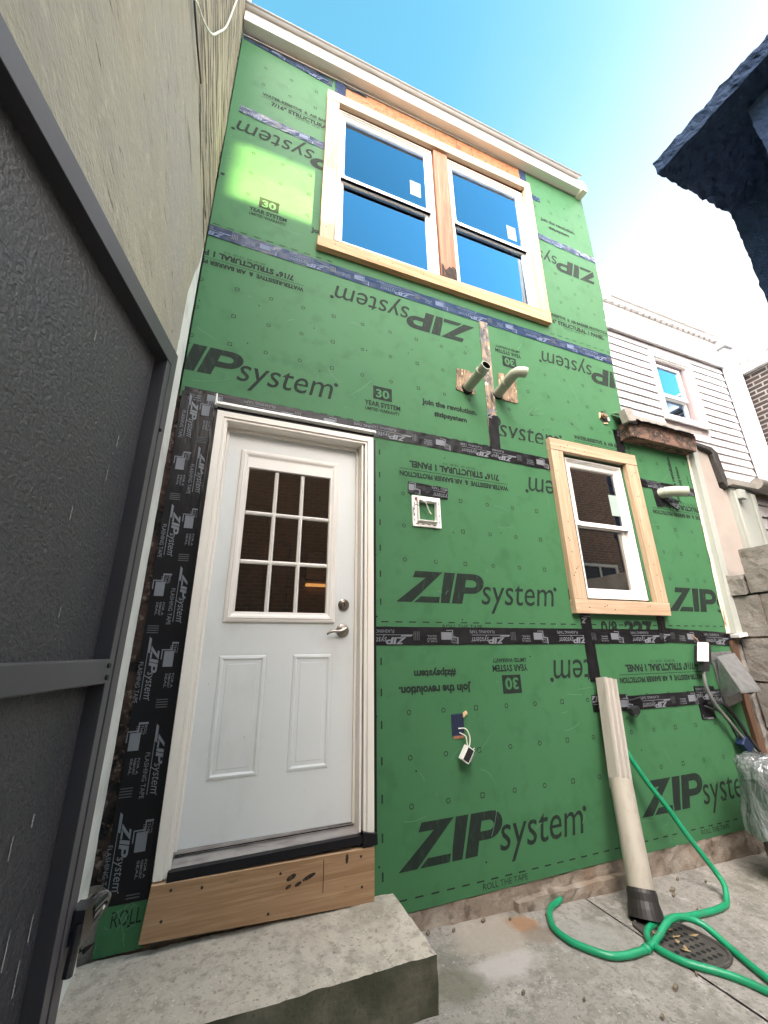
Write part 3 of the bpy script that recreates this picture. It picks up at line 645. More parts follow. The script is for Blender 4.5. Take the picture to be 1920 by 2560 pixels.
mb = MB(); mb.hull8([(-1.112, -.05, 2.507), (-.192, -.05, 2.507), (-.192, -.002, 2.507), (-1.112, -.002, 2.507)], [(-1.112, -.047, 2.524), (-.192, -.047, 2.522), (-.192, -.004, 2.534), (-1.112, -.004, 2.536)])
mb.prism([(-1.118, 2.50), (-1.105, 2.50), (-1.110, 2.575), (-1.116, 2.57)], -.045, -.01)
part(mb, 'drip_cap', m_white, door, bevel=.002)
mb = MB()
mb.box(-1.04, -.275, .045, .10, .455, .469)
mb.hull8([(-1.04, -.012, .418), (-.27, -.012, .430), (-.27, .10, .430), (-1.04, .10, .418)], [(-1.04, -.008, .437), (-.27, -.008, .447), (-.27, .060, .457), (-1.04, .060, .451)], 0)
mb.hull8([(-1.05, -.040, .405), (-.255, -.040, .415), (-.255, -.012, .415), (-1.05, -.012, .405)], [(-1.05, -.034, .434), (-.255, -.034, .444), (-.255, -.009, .4455), (-1.05, -.009, .4355)], 1)
mb.tube([(-1.035, .052, .458), (-.28, .052, .463)], .008, 8, 1)
mb.prism([(-.262, .400), (-.192, .404), (-.194, .445), (-.262, .458)], -.046, -.006, 1)
part(mb, 'threshold', [m_alum, m_tapev], door)
mb = MB(); mb.disc((-.347, .062, 1.472), .030, (0, -1, 0), .014); mb.disc((-.347, .048, 1.472), .021, (0, -1, 0), .010); mb.box(-.3485, -.3455, .0365, .039, 1.463, 1.481, 1)
part(mb, 'deadbolt', [m_nickel, m_dark], door, smooth=False)
mb = MB(); mb.disc((-.350, .062, 1.338), .034, (0, -1, 0), .012); mb.disc((-.350, .051, 1.338), .018, (0, -1, 0), .022)
pts = smooth_path([(-.335, .026, 1.350), (-.352, .022, 1.340), (-.375, .021, 1.332), (-.405, .023, 1.333), (-.430, .026, 1.326), (-.440, .028, 1.316)], 4)
mb.tube(pts, [.011-.006*i/len(pts) for i in range(len(pts))], 10); part(mb, 'lever_handle', m_nickel, door, smooth=True)
# timber below the doorway
mb = MB(); mb.prism([(-1.115, .236), (-.207, .197), (-.206, .393), (-1.100, .402)], -.040, -.002)
mb.prism([(-1.100, .4025), (-.206, .3935), (-.206, .3965), (-1.100, .4055)], -.0395, -.0025, 1)  # paler strip paints the lit top edge of the board
for x, z in ((-1.03, .38), (-1.05, .29), (-.27, .37), (-.265, .26), (-.62, .365), (-.66, .24), (-.92, .37)): mb.disc((x, -.0395, z), .0055, (0, -1, 0), .001, 8, 2)
for x, z, a, b in ((-.575, .345, .02, .010), (-.50, .335, .028, .008), (-.585, .315, .012, .007), (-.545, .318, .014, .007), (-.335, .372, .007, .018)): 
    mb.add([(x+a*math.cos(R(t)), -.0408, z+b*math.sin(R(t))+.3*a*math.cos(R(t))) for t in range(0, 360, 30)], [list(range(12))], 3)
mb.box(-.440, -.437, -.0409, -.0402, .27, .385, 3)
part(mb, 'kick_board', [m_ply, m_palewood, m_nail, m_rot], house)

# windows -----------------------------------------------------------------------------------------------
def board(root, pts, y0, y1, m, nails=(), name='casing_board', mats=()):
    mb = MB(); mb.prism(pts, y0, y1)
    for x, z in nails: mb.disc((x, y0+.0005, z), .0045, (0, -1, 0), .0012, 7, 1)
    return part(mb, name, [m, m_nail]+list(mats), root, bevel=.004)
def window(x0, x1, z0, z1, zm, sx, sz, gm=None):
    mb = MB(); mb.ring(x0, x1, z0, z1, [(0, .03), (0, .002), (.012, .002), (.013, .012), (.022, .012), (.023, .020), (.032, .020), (.034, .085)])
    fr = part(mb, 'window', m_white, house)
    xi0, xi1, zi0, zi1 = x0+.030, x1-.030, z0+.030, z1-.030
    mb = MB(); mb.ring(xi0, xi1, zm-.028, zi1, [(0, .045), (0, .022), (.026, .022), (.033, .030), (.034, .040)]); mb.box(xi0+.002, xi1-.002, .0195, .044, zm-.028, zm+.004)
    mb.box(xi0-.004, xi0+.035, .016, .0215, zm-.024, zm+.008); mb.box(xi1-.035, xi1+.004, .016, .0215, zm-.024, zm+.008); part(mb, 'upper_sash', m_white, fr)
    mb = MB(); mb.ring(xi0, xi1, zi0, zm+.01, [(0, .075), (0, .052), (.030, .052), (.038, .060), (.039, .070)]); mb.box(xi0+.002, xi1-.002, .0505, .074, zi0-.002, zi0+.045); part(mb, 'lower_sash', m_white, fr)
    mb = MB(); mb.box(xi0+.03, xi1-.03, .034, .038, zm, zi1-.03); part(mb, 'pane', gm or m_glass, fr)
    mb = MB(); mb.box(xi0+.036, xi1-.036, .064, .068, zi0+.042, zm-.02); part(mb, 'pane', gm or m_glasslow, fr)
    mb = MB(); mb.add([(sx-.05, .0335, sz-.087), (sx+.05, .0335, sz-.087), (sx+.05, .0335, sz+.087), (sx-.05, .0335, sz+.087)], [(0, 1, 2, 3)]); part(mb, 'sticker', m_sticker, fr)
    return fr
wl = window(-.488, .375, 4.060, 5.560, 4.80, .212, 5.02)
wr = window(.540, 1.392, 4.060, 5.560, 4.80, 1.217, 4.965)
nr = lambda n, x0, x1, z0, z1: [(random.uniform(x0, x1), random.uniform(z0, z1)) for _ in range(n)]
board(wl, [(-.602, 3.990), (-.505, 3.988), (-.500, 5.560), (-.600, 5.566)], -.040, -.001, m_pine_z, [(-.56, 4.1), (-.57, 4.34), (-.55, 4.36), (-.56, 4.39), (-.565, 4.42), (-.55, 4.45), (-.56, 5.35), (-.58, 5.5), (-.53, 4.75)])
board(wl, [(-.602, 5.568), (1.475, 5.590), (1.478, 5.690), (-.600, 5.672)], -.040, -.001, m_pine_x, nr(9, -.5, 1.4, 5.6, 5.66))
board(wl, [(-.618, 3.902), (1.438, 3.904), (1.442, 4.030), (-.616, 3.987)], -.045, -.001, m_sill, nr(7, -.5, 1.4, 3.94, 3.98))
board(wr, [(1.352, 4.034), (1.440, 4.032), (1.478, 5.588), (1.400, 5.587)], -.040, -.001, m_pine_z, nr(6, 1.40, 1.43, 4.2, 5.5))
mb = MB(); mb.prism([(.385, 4.034), (.525, 4.034), (.530, 5.567), (.388, 5.567)], -.018, .03)
def rotface(u, v): return (.386+.138*u, -.0195, 4.036+(.10+.07*noise.noise(Vector((u*5, 1.3, 0)))+.05*u)*v)
mb.grid(rotface, 14, 4, 1); part(mb, 'mullion_post', [m_fir, m_rot], wl, bevel=.0)
wlow = window(1.372, 1.958, 1.560, 2.630, 2.120, 1.850, 2.298, m_glass2)
board(wlow, [(1.205, 2.652), (2.105, 2.655), (2.105, 2.747), (1.203, 2.747)], -.042, -.001, m_pine_x, nr(5, 1.3, 2.0, 2.68, 2.72))
board(wlow, [(1.205, 1.546), (1.318, 1.546), (1.318, 2.649), (1.205, 2.649)], -.040, -.001, m_pine_z, nr(10, 1.23, 1.29, 1.6, 2.6))
board(wlow, [(1.990, 1.546), (2.105, 1.546), (2.105, 2.651), (1.978, 2.651)], -.040, -.001, m_pine_z, nr(10, 2.02, 2.08, 1.6, 2.6))
board(wlow, [(1.200, 1.452), (2.095, 1.450), (2.105, 1.543), (1.200, 1.543)], -.046, -.001, m_pine_x, nr(6, 1.3, 2.0, 1.48, 1.52))
mb = MB()
for (x0, x1, z0, z1) in ((1.318, 1.374, 1.545, 2.65), (1.955, 1.982, 1.545, 2.65), (1.318, 1.98, 2.628, 2.652)): mb.box(x0, x1, .004, .02, z0, z1)
part(mb, 'shim_gap', m_nail, wlow)

# interior seen through the door and windows
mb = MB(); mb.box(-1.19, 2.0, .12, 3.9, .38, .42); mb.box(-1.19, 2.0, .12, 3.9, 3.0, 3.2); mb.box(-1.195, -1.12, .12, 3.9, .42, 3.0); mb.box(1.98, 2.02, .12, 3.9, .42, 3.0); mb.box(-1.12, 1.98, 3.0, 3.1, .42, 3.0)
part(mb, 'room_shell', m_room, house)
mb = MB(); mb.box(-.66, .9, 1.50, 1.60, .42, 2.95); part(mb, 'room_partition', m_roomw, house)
mb = MB()
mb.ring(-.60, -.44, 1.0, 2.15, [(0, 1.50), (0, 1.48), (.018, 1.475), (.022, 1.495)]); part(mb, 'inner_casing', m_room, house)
mb = MB(); mb.ring(-.31, -.10, 1.825, 2.10, [(0, 1.5), (0, 1.48), (.012, 1.478), (.014, 1.49)], 0); mb.box(-.295, -.115, 1.485, 1.492, 1.84, 2.085, 1); part(mb, 'framed_picture', [m_nail, m_pine_x], house)
mb = MB(); mb.box(-.30, -.11, 1.44, 1.49, 1.775, 1.795); part(mb, 'shelf_lamp', m_lamp, house)

# small fixtures on the wall
mb = MB()
mb.ring(.055, .250, 1.945, 2.142, [(0, .0), (0, -.012), (.030, -.012), (.031, -.034), (.036, -.034), (.040, -.004)])
for i in range(4):
    for (a, b, c, d) in ((.075+.04*i, .092+.04*i, 1.957, 1.961), (.236, .240, 1.975+.04*i, 1.99+.04*i), (.066, .070, 1.975+.035*i, 1.99+.035*i)): mb.box(a, b, -.0135, -.0122, c, d, 1)
blk = part(mb, 'mounting_block', [m_plastic, m_nail], house)
mb = MB(); mb.tube(smooth_path([(.095, -.03, 2.115), (.13, -.045, 2.09), (.155, -.03, 2.05), (.175, -.025, 2.025)], 4), .004, 7); mb.tube(smooth_path([(.10, -.03, 2.06), (.07, -.035, 2.075), (.055, -.03, 2.05), (.06, -.025, 2.0)], 4), .002, 6, 1); mb.disc((.08, -.014, 2.12), .009, (0, -1, 0), .01, 8, 2)
part(mb, 'wire', [m_wire, m_nail, m_fir], blk)
tape(.035, 2.195, .312, 2.183, .075, -.008, 180, .22, seed=40, amp=.004, ragged=.006)
mb = MB(); mb.ring(.247, .323, .798, .905, [(0, -.001), (.001, -.004), (.005, -.004), (.007, .0)], 0); mb.ring(.252, .318, .802, .900, [(0, -.0021), (.001, -.0023)], 1, True)
mb.box(.252, .318, -.0055, -.0045, .787, .800, 2); mb.prism([(.318, .885), (.345, .905), (.338, .918), (.318, .908)], -.012, -.004, 3)
part(mb, 'outlet_recess', [m_blue, m_bluebox, m_fir, m_palewood], house)
for (x0, x1, z0, z1) in ((.44, .60, 3.000, 3.195), (.81, .985, 3.015, 3.255)):
    mb = MB(); 
    mb.prism([(x0, z0+.01), (x0+.06, z0), (x1-.02, z0-.003), (x1, z0+.012), (x1+.006, z1-.02), (x1-.05, z1+.006), (x0+.02, z1)], -.007, .004); part(mb, 'patch_board', m_strand, house)
mb = MB()
def pipe(x, z, tip, elbow=None, r=.038):
    mb = MB(); p0 = Vector((x, .02, z)); p1 = Vector(tip)
    path = [p0, p0.lerp(p1, .5), p1]
    if elbow: path += [Vector(e) for e in elbow]
    mb.tube(path, r, 18, 0, False); mb.tube(path, r-.006, 18, 1, False)
    d = (path[-1]-path[-2]).normalized(); n = 18
    a = Vector((0, 0, 1)); u = d.cross(a).normalized(); v = d.cross(u)
    vs = [path[-1]+(u*math.cos(2*math.pi*k/n)+v*math.sin(2*math.pi*k/n))*q for q in (r, r-.006) for k in range(n)]
    mb.add(vs, [(k, (k+1) % n, n+(k+1) % n, n+k) for k in range(n)], 0)
    mb.tube([p0, p0.lerp(p1, .14)], r+.008, 14, 2); mb.tube([p0.lerp(p1, .72), p0.lerp(p1, .80)], r+.003, 18, 0)
    return part(mb, 'vent_pipe', [m_pvc, m_dark, m_tape], house, smooth=True)
pipe(.531, 3.030, (.545, -.235, 3.075))
pipe(.805, 3.052, (.80, -.165, 3.085), [(.80, -.20, 3.092), (.815, -.228, 3.095), (.845, -.245, 3.092), (.868, -.250, 3.088)])
pipe(2.365, 2.455, (2.392, -.060, 2.454), [(2.420, -.095, 2.450), (2.455, -.125, 2.443), (2.482, -.146, 2.437)], .043)
mb = MB(); n = 12
vs = [(1.885+.048*math.cos(2*math.pi*k/n)*(1+.15*math.sin(3*k)), -.0016, 3.085+.062*math.sin(2*math.pi*k/n)*(1+.12*math.cos(2*k))) for k in range(n)]
mb.add(vs, [list(range(n))]); mb.tube([(1.870, .01, 3.105), (1.878, -.012, 3.098), (1.893, -.020, 3.075)], [.026, .024, .018], 9, 1); mb.obox((1.838, -.006, 3.095), (.005, 0, .004), (0, .005, 0), (.004, 0, .026), 2); mb.obox((1.932, -.006, 3.075), (.006, 0, .002), (0, .005, 0), (-.004, 0, .016), 3); mb.obox((1.89, -.005, 3.028), (.024, 0, .004), (0, .004, 0), (0, 0, .005), 2)
part(mb, 'cable_hole', [m_dark, m_strand, m_palewood, m_plastic], house)

# lower roof edge on the right
mb = MB(); mb.hull8([(2.03, -.10, 2.888), (2.845, -.10, 2.885), (2.845, .01, 2.885), (2.03, .01, 2.888)], [(2.045, -.10, 3.045), (2.895, -.10, 3.055), (2.895, .01, 3.055), (2.045, .01, 3.045)]); part(mb, 'roof_beam', m_beam, house, bevel=.008)
mb = MB()
def fl(u, v):
    x = 1.975+.93*u; k = .008*noise.noise(Vector((u*14, v*2, 1)))
    return (x, -.145+.14*v+k, 3.065+.075*v+.012*noise.noise(Vector((u*9, 3, v)))) 
mb.grid(fl, 30, 3); mb.grid(lambda u, v: (1.975+.93*u, -.145+.008*noise.noise(Vector((u*14, 0, 1))), 3.065+.012*noise.noise(Vector((u*9, 3, 0)))-.035*v*(1+.5*noise.noise(Vector((u*20, 1, 1))))), 30, 2)
mb.obox((2.005, -.12, 3.055), (.045, 0, .01), (0, .03, 0), (-.012, 0, .055)); mb.obox((2.06, -.11, 3.03), (.04, -.004, .008), (0, .012, 0), (-.006, 0, .035), 1); mb.obox((2.15, -.05, 3.155), (.04, .01, .012), (0, .02, .004), (0, -.004, .008))
part(mb, 'roof_flashing', [m_flash, m_rubber], house)
mb = MB(); mb.hull8([(2.1, .012, 3.02), (2.9, .012, 3.02), (2.9, 1.0, 3.10), (2.1, 1.0, 3.10)], [(2.1, -.09, 3.075), (2.9, -.09, 3.075), (2.9, 1.0, 3.16), (2.1, 1.0, 3.16)]); part(mb, 'lower_roof', m_roof, house)
# corner cladding at the right end
mb = MB()
def flange(u, v):
    z = 1.33+1.64*u; xl = 2.735+.118*u+.012*noise.noise(Vector((z*6, 0, 2))); xr = 2.80+.115*u
    return (xl+(xr-xl)*v, -.006-.012*v, z)
mb.grid(flange, 40, 2, 0)
mb.hull8([(2.775, -.055, 1.33), (2.855, -.055, 1.33), (2.855, .03, 1.33), (2.775, .03, 1.33)], [(2.875, -.055, 3.0), (2.945, -.055, 3.02), (2.945, .03, 3.02), (2.875, .03, 3.0)], 1)
for z in (2.86, 2.60, 2.38, 1.9): mb.disc((2.785+.10*(z-1.33)/1.64, -.010, z), .006, (0, -1, 0), .002, 7, 2)
part(mb, 'corner_cladding', [m_flange, m_sage, m_nail], house)
mb = MB(); mb.prism([(2.745, 1.275), (2.80, 1.28), (2.76, .8), (2.80, .48), (2.72, .47), (2.70, .8)], -.03, -.001); part(mb, 'corner_board', m_cboard, house)
mb = MB(); mb.obox((2.79, -.06, 1.315), (.055, 0, .006), (0, .03, 0), (-.003, 0, .012)); part(mb, 'trim_scrap', m_wrap, house)

# ------------------------------------------------------------------ things fixed loosely to or standing at the wall
# leaning downspout
dsp = thing('downspout', 'beige downspout in two widths leaning from the wall down to a black floor coupling', 'downspout', (1.09, -.27, .0))
A, B, C = Vector((1.345, -.055, 1.050)), Vector((1.240, -.130, .530)), Vector((1.105, -.265, .055))
d = (A-B).normalized(); sx = Vector((1, 0, 0)); sx = (sx-d*sx.dot(d)).normalized(); sy = d.cross(sx)
mb = MB(); prof = []
w_, t_ = .048, .036
for (a, b) in ((-w_, -t_+.008), (-w_*.9, -t_-.004), (-w_*.62, -t_-.004), (-w_*.5, -t_+.012), (-w_*.3, -t_+.012), (-w_*.18, -t_-.004), (w_*.18, -t_-.004), (w_*.3, -t_+.012), (w_*.5, -t_+.012), (w_*.62, -t_-.004), (w_*.9, -t_-.004), (w_, -t_+.008), (w_, t_), (-w_, t_)): prof.append((a, b))
n = len(prof); A2 = A; B2 = B-d*.05
vs = [A2+sx*a-sy*b*-1 for a, b in prof]+[B2+sx*a-sy*b*-1 for a, b in prof]
mb.add(vs, [(k, (k+1) % n, n+(k+1) % n, n+k) for k in range(n)]+[list(range(n-1, -1, -1))])
part(mb, 'leader', m_lead, dsp)
mb = MB(); mb.tube([B, B.lerp(C, .04), B.lerp(C, .5), C], [.060, .0585, .0585, .0585], 28, 0, False); mb.tube([B, C], .053, 24, 1, False)
vs = []; dd = (C-B).normalized(); u = dd.cross(Vector((0, 0, 1))).normalized(); v = dd.cross(u)
for q in (.060, .053): vs += [B+(u*math.cos(2*math.pi*k/28)+v*math.sin(2*math.pi*k/28))*q for k in range(28)]
mb.add(vs, [(k, (k+1) % 28, 28+(k+1) % 28, 28+k) for k in range(28)]); part(mb, 'drain_pipe', [m_pipe, m_dark], dsp, smooth=True)
mb = MB(); e = (C-B).normalized(); mb.tube([C-e*.055, C-e*.04, C-e*.01, C+e*.02, C+e*.055], [.0635, .067, .067, .074, .078], 26, 0, False); mb.tube([C-e*.0551, C-e*.055], [.0586, .0635], 26, 0, False); part(mb, 'coupling', m_rubber, dsp, smooth=False)
# floor drain
drn = thing('floor_drain', 'rusty cast iron floor drain cover full of holes beside the pipe foot', 'drain', (1.08, -.45, gz(1.08)))
mb = MB()
def dz(x): return gz(x)+.008
pl = [(p.x, p.y) for p in smooth_path([(1.00, -.285, 0), (1.10, -.25, 0), (1.18, -.29, 0), (1.225, -.45, 0), (1.215, -.555, 0), (1.13, -.605, 0), (1.0, -.585, 0), (.958, -.48, 0), (1.00, -.285, 0)], 4)[:-1]]
n = len(pl); mb.add([(x, y, dz(x)) for x, y in pl]+[(x, y, dz(x)-.05) for x, y in pl], [list(range(n))[::-1]]+[(i, (i+1) % n, n+(i+1) % n, n+i) for i in range(n)])
for i in range(n):
    a, b = pl[i], pl[(i+1) % n]; mb.tube([(a[0], a[1], dz(a[0])), (b[0], b[1], dz(b[0]))], .009, 8)
part(mb, 'drain_body', m_iron, drn)
mb = MB()
for i in range(6):
    for j in range(7):
        x, y = 1.0+.032*i+(.016 if j % 2 else 0), -.56+.036*j
        if x < .985+.02*(j) * .0 or x > 1.20 or y > -.33: continue
        mb.add([(x+.0105*math.cos(R(t)), y+.0105*math.sin(R(t)), dz(x)+.0015) for t in range(0, 360, 36)], [list(range(10))])
part(mb, 'drain_hole', m_dark, drn)
for k in range(13):
    x, y = random.uniform(1.02, 1.19), random.uniform(-.53, -.33); a = random.uniform(0, 6.28); s = random.uniform(.008, .02)
    mb = MB(); p = [(x+s*math.cos(a+t)*q, y+s*math.sin(a+t)*q, dz(x)+.004+.006*random.random()) for t, q in ((0, 1), (1.2, .5), (3.14, 1), (4.4, .5))]
    mb.add(p+[(a_, b_, c_-.001) for a_, b_, c_ in p], [(0, 1, 2, 3), (7, 6, 5, 4), (0, 4, 5, 1), (1, 5, 6, 2), (2, 6, 7, 3), (3, 7, 4, 0)])
    o = mb.build('dry_leaf', m_leaf, base=(x, y, dz(x))); props(o, 'dry brown leaf scrap lying on the floor drain cover', 'leaf', 'leaf scraps on the drain')
# garden hose: one continuous length, both strands leave the picture at the right
hose = thing('garden_hose', 'bright green garden hose snaking over the concrete and up behind the downspout', 'hose', (1.0, -.5, 0))
r = .0140
A_ = [(.835, -.002, .035), (.80, .015 - .04, .02), (.697, -.074, .02), (.615, -.180, .02), (.607, -.274, .02), (.639, -.348, .02), (.692, -.414, .02), (.755, -.437, .02), (.84, -.441, .02), (.915, -.432, .02), (.985, -.424, .03), (1.045, -.413, .05), (1.11, -.405, .06), (1.18, -.414, .055), (1.235, -.460, .035), (1.235, -.563, .02), (1.202, -.652, .02), (1.176, -.727, .02), (1.132, -.835, .02), (1.10, -1.0, .02), (1.2, -1.25, .02)]
B_ = [(1.40, -.03, .76), (1.40, -.04, .69), (1.411, -.05, .642), (1.482, -.09, .491), (1.56, -.13, .361), (1.615, -.17, .241), (1.668, -.21, .136), (1.70, -.245, .06), (1.675, -.285, .03), (1.62, -.315, .02), (1.552, -.338, .02), (1.434, -.345, .02), (1.285, -.334, .02), (1.148, -.320, .02), (1.059, -.330, .02), (.985, -.363, .02), (.945, -.408, .02), (.935, -.467, .02), (.962, -.550, .02), (1.028, -.622, .02), (1.076, -.692, .02), (1.10, -.756, .02), (1.12, -.83, .02), (1.17, -1.0, .02), (1.35, -1.2, .02)]
def lay(pts):
    return [(x, y, (gz(x)+r+.001 if z <= .021 else z+(0 if z > .2 else 0))) for x, y, z in pts]
mb = MB(); mb.tube(smooth_path(lay(A_), 8), r, 14); mb.tube(smooth_path(lay(B_), 8), r, 14); mb.tube([Vector((.875, -.438, gz(.875)+r)), Vector((.905, -.434, gz(.9)+r))], r+.0035, 12)
part(mb, 'hose_tube', m_hose, hose, smooth=True)
# stoop
st = MB(); rough_box(st, -1.62, -.107, -.425, -.004, -.04, .198, .020, .0045, 13, 0, {'-y': 1, '+x': 1})
o = st.build('concrete_stoop', [m_stoop, m_moss], base=(-.8, -.2, 0), smooth=False); props(o, 'weathered grey concrete doorstep with dark green algae on its front face', 'step')
# loose outlet on its wires
ol = thing('dangling_outlet', 'outlet box hanging by white wires from a hole in the sheathing', 'outlet', (.305, -.03, .72))
mb = MB(); c = Vector((.306, -.036, .718)); ax = Vector((.034, 0, .048)).normalized(); ay = Vector((0, 1, 0)); az = ax.cross(ay)
mb.obox(c, ax*.036, ay*.020, az*.022, 0); mb.obox(c+Vector((0, -.0205, 0)), ax*.032, ay*.001, az*.018, 1); mb.obox(c+az*-.026, ax*.020, ay*.012, az*.007, 2)
part(mb, 'outlet_body', [m_plastic, m_dark, m_steel], ol, bevel=.002)
mb = MB(); mb.tube(smooth_path([(.285, -.006, .835), (.315, -.03, .835), (.333, -.035, .80), (.330, -.036, .765), (.320, -.036, .745)], 5), .0032, 7); mb.tube(smooth_path([(.29, -.006, .815), (.312, -.03, .80), (.314, -.035, .77), (.318, -.036, .745)], 5), .0028, 7); mb.tube([(.335, -.04, .73), (.352, -.045, .745)], .002, 6)
part(mb, 'wire', m_wire, ol)
# vent hood
vh = thing('vent_hood', 'bent grey sheet metal vent hood hanging crooked near the right corner', 'vent', (2.55, -.05, 1.0))
mb = MB()
mb.hull8([(2.49, -.045, 1.165), (2.70, -.045, 1.188), (2.605, -.20, .952), (2.395, -.20, .948)], [(2.488, -.041, 1.158), (2.698, -.041, 1.181), (2.603, -.194, .946), (2.393, -.194, .942)])
mb.hull8([(2.49, -.045, 1.165), (2.393, -.198, .946), (2.43, -.10, .90), (2.478, -.012, .895)], [(2.494, -.042, 1.163), (2.397, -.195, .945), (2.434, -.098, .90), (2.482, -.012, .895)])
mb.hull8([(2.70, -.045, 1.188), (2.605, -.198, .952), (2.66, -.1, .90), (2.72, -.012, .92)], [(2.696, -.045, 1.186), (2.601, -.195, .952), (2.656, -.1, .90), (2.716, -.012, .92)])
mb.hull8([(2.394, -.2, .95), (2.606, -.2, .954), (2.60, -.205, .936), (2.39, -.205, .932)], [(2.394, -.19, .95), (2.606, -.19, .954), (2.6, -.193, .936), (2.39, -.193, .932)])
mb.hull8([(2.47, -.014, 1.19), (2.725, -.014, 1.20), (2.745, -.014, .86), (2.50, -.014, .815)], [(2.47, -.006, 1.19), (2.725, -.006, 1.20), (2.745, -.006, .86), (2.50, -.006, .815)])
part(mb, 'hood_sheet', m_steel, vh)
# weather box, conduit and cables
eb = thing('electrical_box', 'small white utility box with grey conduit hanging under the seam tape', 'electrical box', (2.31, -.05, 1.2))
mb = MB(); c = Vector((2.305, -.070, 1.198)); ax = Vector((.104, 0, -.006)).normalized(); az = Vector((.054, 0, .135)).normalized()
mb.obox(c, ax*.033, Vector((0, .02, 0)), az*.070); part(mb, 'box_cover', m_plastic, eb, bevel=.004)
mb = MB(); mb.obox(c+Vector((.045, .035, -.02)), ax*.045, Vector((0, .03, 0)), az*.07); mb.obox(c+Vector((-.01, .01, -.10)), ax*.03, Vector((0, .02, 0)), az*.03); part(mb, 'box_body', m_bin, eb)
mb = MB(); mb.tube(smooth_path([(2.284, -.06, 1.09), (2.265, -.06, 1.008), (2.272, -.06, .938), (2.314, -.06, .853), (2.404, -.06, .752), (2.51, -.06, .636), (2.604, -.06, .544), (2.70, -.07, .44), (2.80, -.1, .30)], 6), .0115, 10); mb.tube([(2.285, -.06, 1.10), (2.283, -.06, 1.065)], .017, 10); part(mb, 'conduit', m_cond, eb, smooth=True)
mb = MB(); mb.tube(smooth_path([(2.319, -.01, 1.318), (2.359, -.02, 1.277), (2.363, -.02, 1.236), (2.338, -.02, 1.201), (2.33, -.04, 1.161)], 5), .003, 6); part(mb, 'copper_wire', m_copper, eb)
cb = thing('black_cable', 'black cable with a blue inline connector drooping along the lower right sheathing', 'cable', (2.5, -.04, .6))
mb = MB(); mb.tube(smooth_path([(2.26, -.02, .84), (2.304, -.04, .823), (2.365, -.04, .802), (2.423, -.04, .752), (2.465, -.04, .686), (2.491, -.04, .63)], 5), .006, 8); mb.tube(smooth_path([(2.575, -.04, .545), (2.633, -.04, .475), (2.70, -.05, .40)], 5), .006, 8)
mb.tube(smooth_path([(2.30, -.02, .85), (2.381, -.03, .855), (2.455, -.03, .842), (2.529, -.03, .772), (2.589, -.03, .689), (2.661, -.03, .578), (2.74, -.05, .47)], 5), .013, 9); part(mb, 'cable_sheath', m_bin, cb, smooth=True)
mb = MB(); mb.obox((2.532, -.05, .583), (.030, 0, -.036), (.0, .026, 0), (.030, 0, .025)); part(mb, 'connector', m_blue, cb, bevel=.006)
cc = thing('cord_plug', 'black cord end with a plug taped behind the downspout top', 'cord', (1.52, -.04, .86))
mb = MB(); mb.obox((1.545, -.045, .855), (.034, 0, .006), (0, .02, 0), (-.004, 0, .022)); part(mb, 'plug', m_bin, cc, bevel=.006)
mb = MB(); mb.tube(smooth_path([(1.46, -.02, .925), (1.55, -.03, .915), (1.66, -.02, .925)], 5), .004, 7); mb.tube(smooth_path([(1.50, -.03, .845), (1.54, -.05, .82), (1.585, -.04, .83), (1.58, -.03, .86)], 5), .004, 7); part(mb, 'cord', m_bin, cc)
# torn house wrap
for k, (pts, lab) in enumerate((([(2.225, 5.05), (2.245, 4.98), (2.36, 4.585), (2.30, 4.60), (2.235, 4.53), (2.19, 4.62)], 'long torn strip of white house wrap flapping off the upper right corner'), ([(2.19, 4.42), (2.235, 4.42), (2.31, 4.25), (2.265, 4.21), (2.185, 4.215), (2.165, 4.3)], 'short torn rag of white house wrap below the longer strip'))):
    mb = MB(); n = len(pts); cx = sum(p[0] for p in pts)/n; cz = sum(p[1] for p in pts)/n
    vs = []
    ring = [Vector((p[0], p[1], 0)) for p in smooth_path([(a, b, 0) for a, b in pts]+[(pts[0][0], pts[0][1], 0)], 3)[:-1]]
    for q in (1., .55):
        for p in ring: x, z = cx+(p.x-cx)*q, cz+(p.y-cz)*q; vs.append((x, .006+.02*noise.noise(Vector((x*14, z*9, k))), z))
    m_ = len(ring); vs.append((cx, -.008, cz))
    F = [(i, (i+1) % m_, m_+(i+1) % m_, m_+i) for i in range(m_)]+[(m_+i, m_+(i+1) % m_, 2*m_) for i in range(m_)]
    mb.add(vs, F); mb.add([(a, b+.004, c_) for a, b, c_ in vs], [f_[::-1] for f_ in F])
    o = mb.build('torn_wrap', m_wrap, base=(cx, 0, cz), smooth=True); props(o, lab, 'house wrap')
# wrapped bin at the right edge
bn = thing('covered_bin', 'black bin under a crumpled silver plastic sheet at the right edge', 'bin', (2.30, -.40, gz(2.3)))
mb = MB(); c = Vector((2.23, -.40, 0)); n, hN = 40, 22
def wrapf(u, v):
    t = 2*math.pi*u; z = .60-.36*v
    r_ = (.06 if v < .02 else (.20 if v < .1 else .215+.02*v))*(1 if v > .001 else .05)
    q = 1+.11*noise.noise(Vector((math.cos(t)*2.4, math.sin(t)*2.4, z*5)))+.05*noise.noise(Vector((math.cos(t)*7, math.sin(t)*7, z*6)))
    return (c.x+r_*q*math.cos(t), c.y+r_*q*math.sin(t), z+.02*noise.noise(Vector((math.cos(t)*3, math.sin(t)*3, v*4)))+(-.05*math.sin(3*t)*v))
mb.grid(wrapf, 64, 26); part(mb, 'plastic_sheet', m_bag, bn, smooth=True)
mb = MB(); mb.tube([(c.x, c.y, gz(2.2)+.0), (c.x, c.y, .02), (c.x, c.y, .3), (c.x, c.y, .52)], [.165, .172, .19, .20], 28); part(mb, 'bin_body', m_bin, bn, smooth=False)
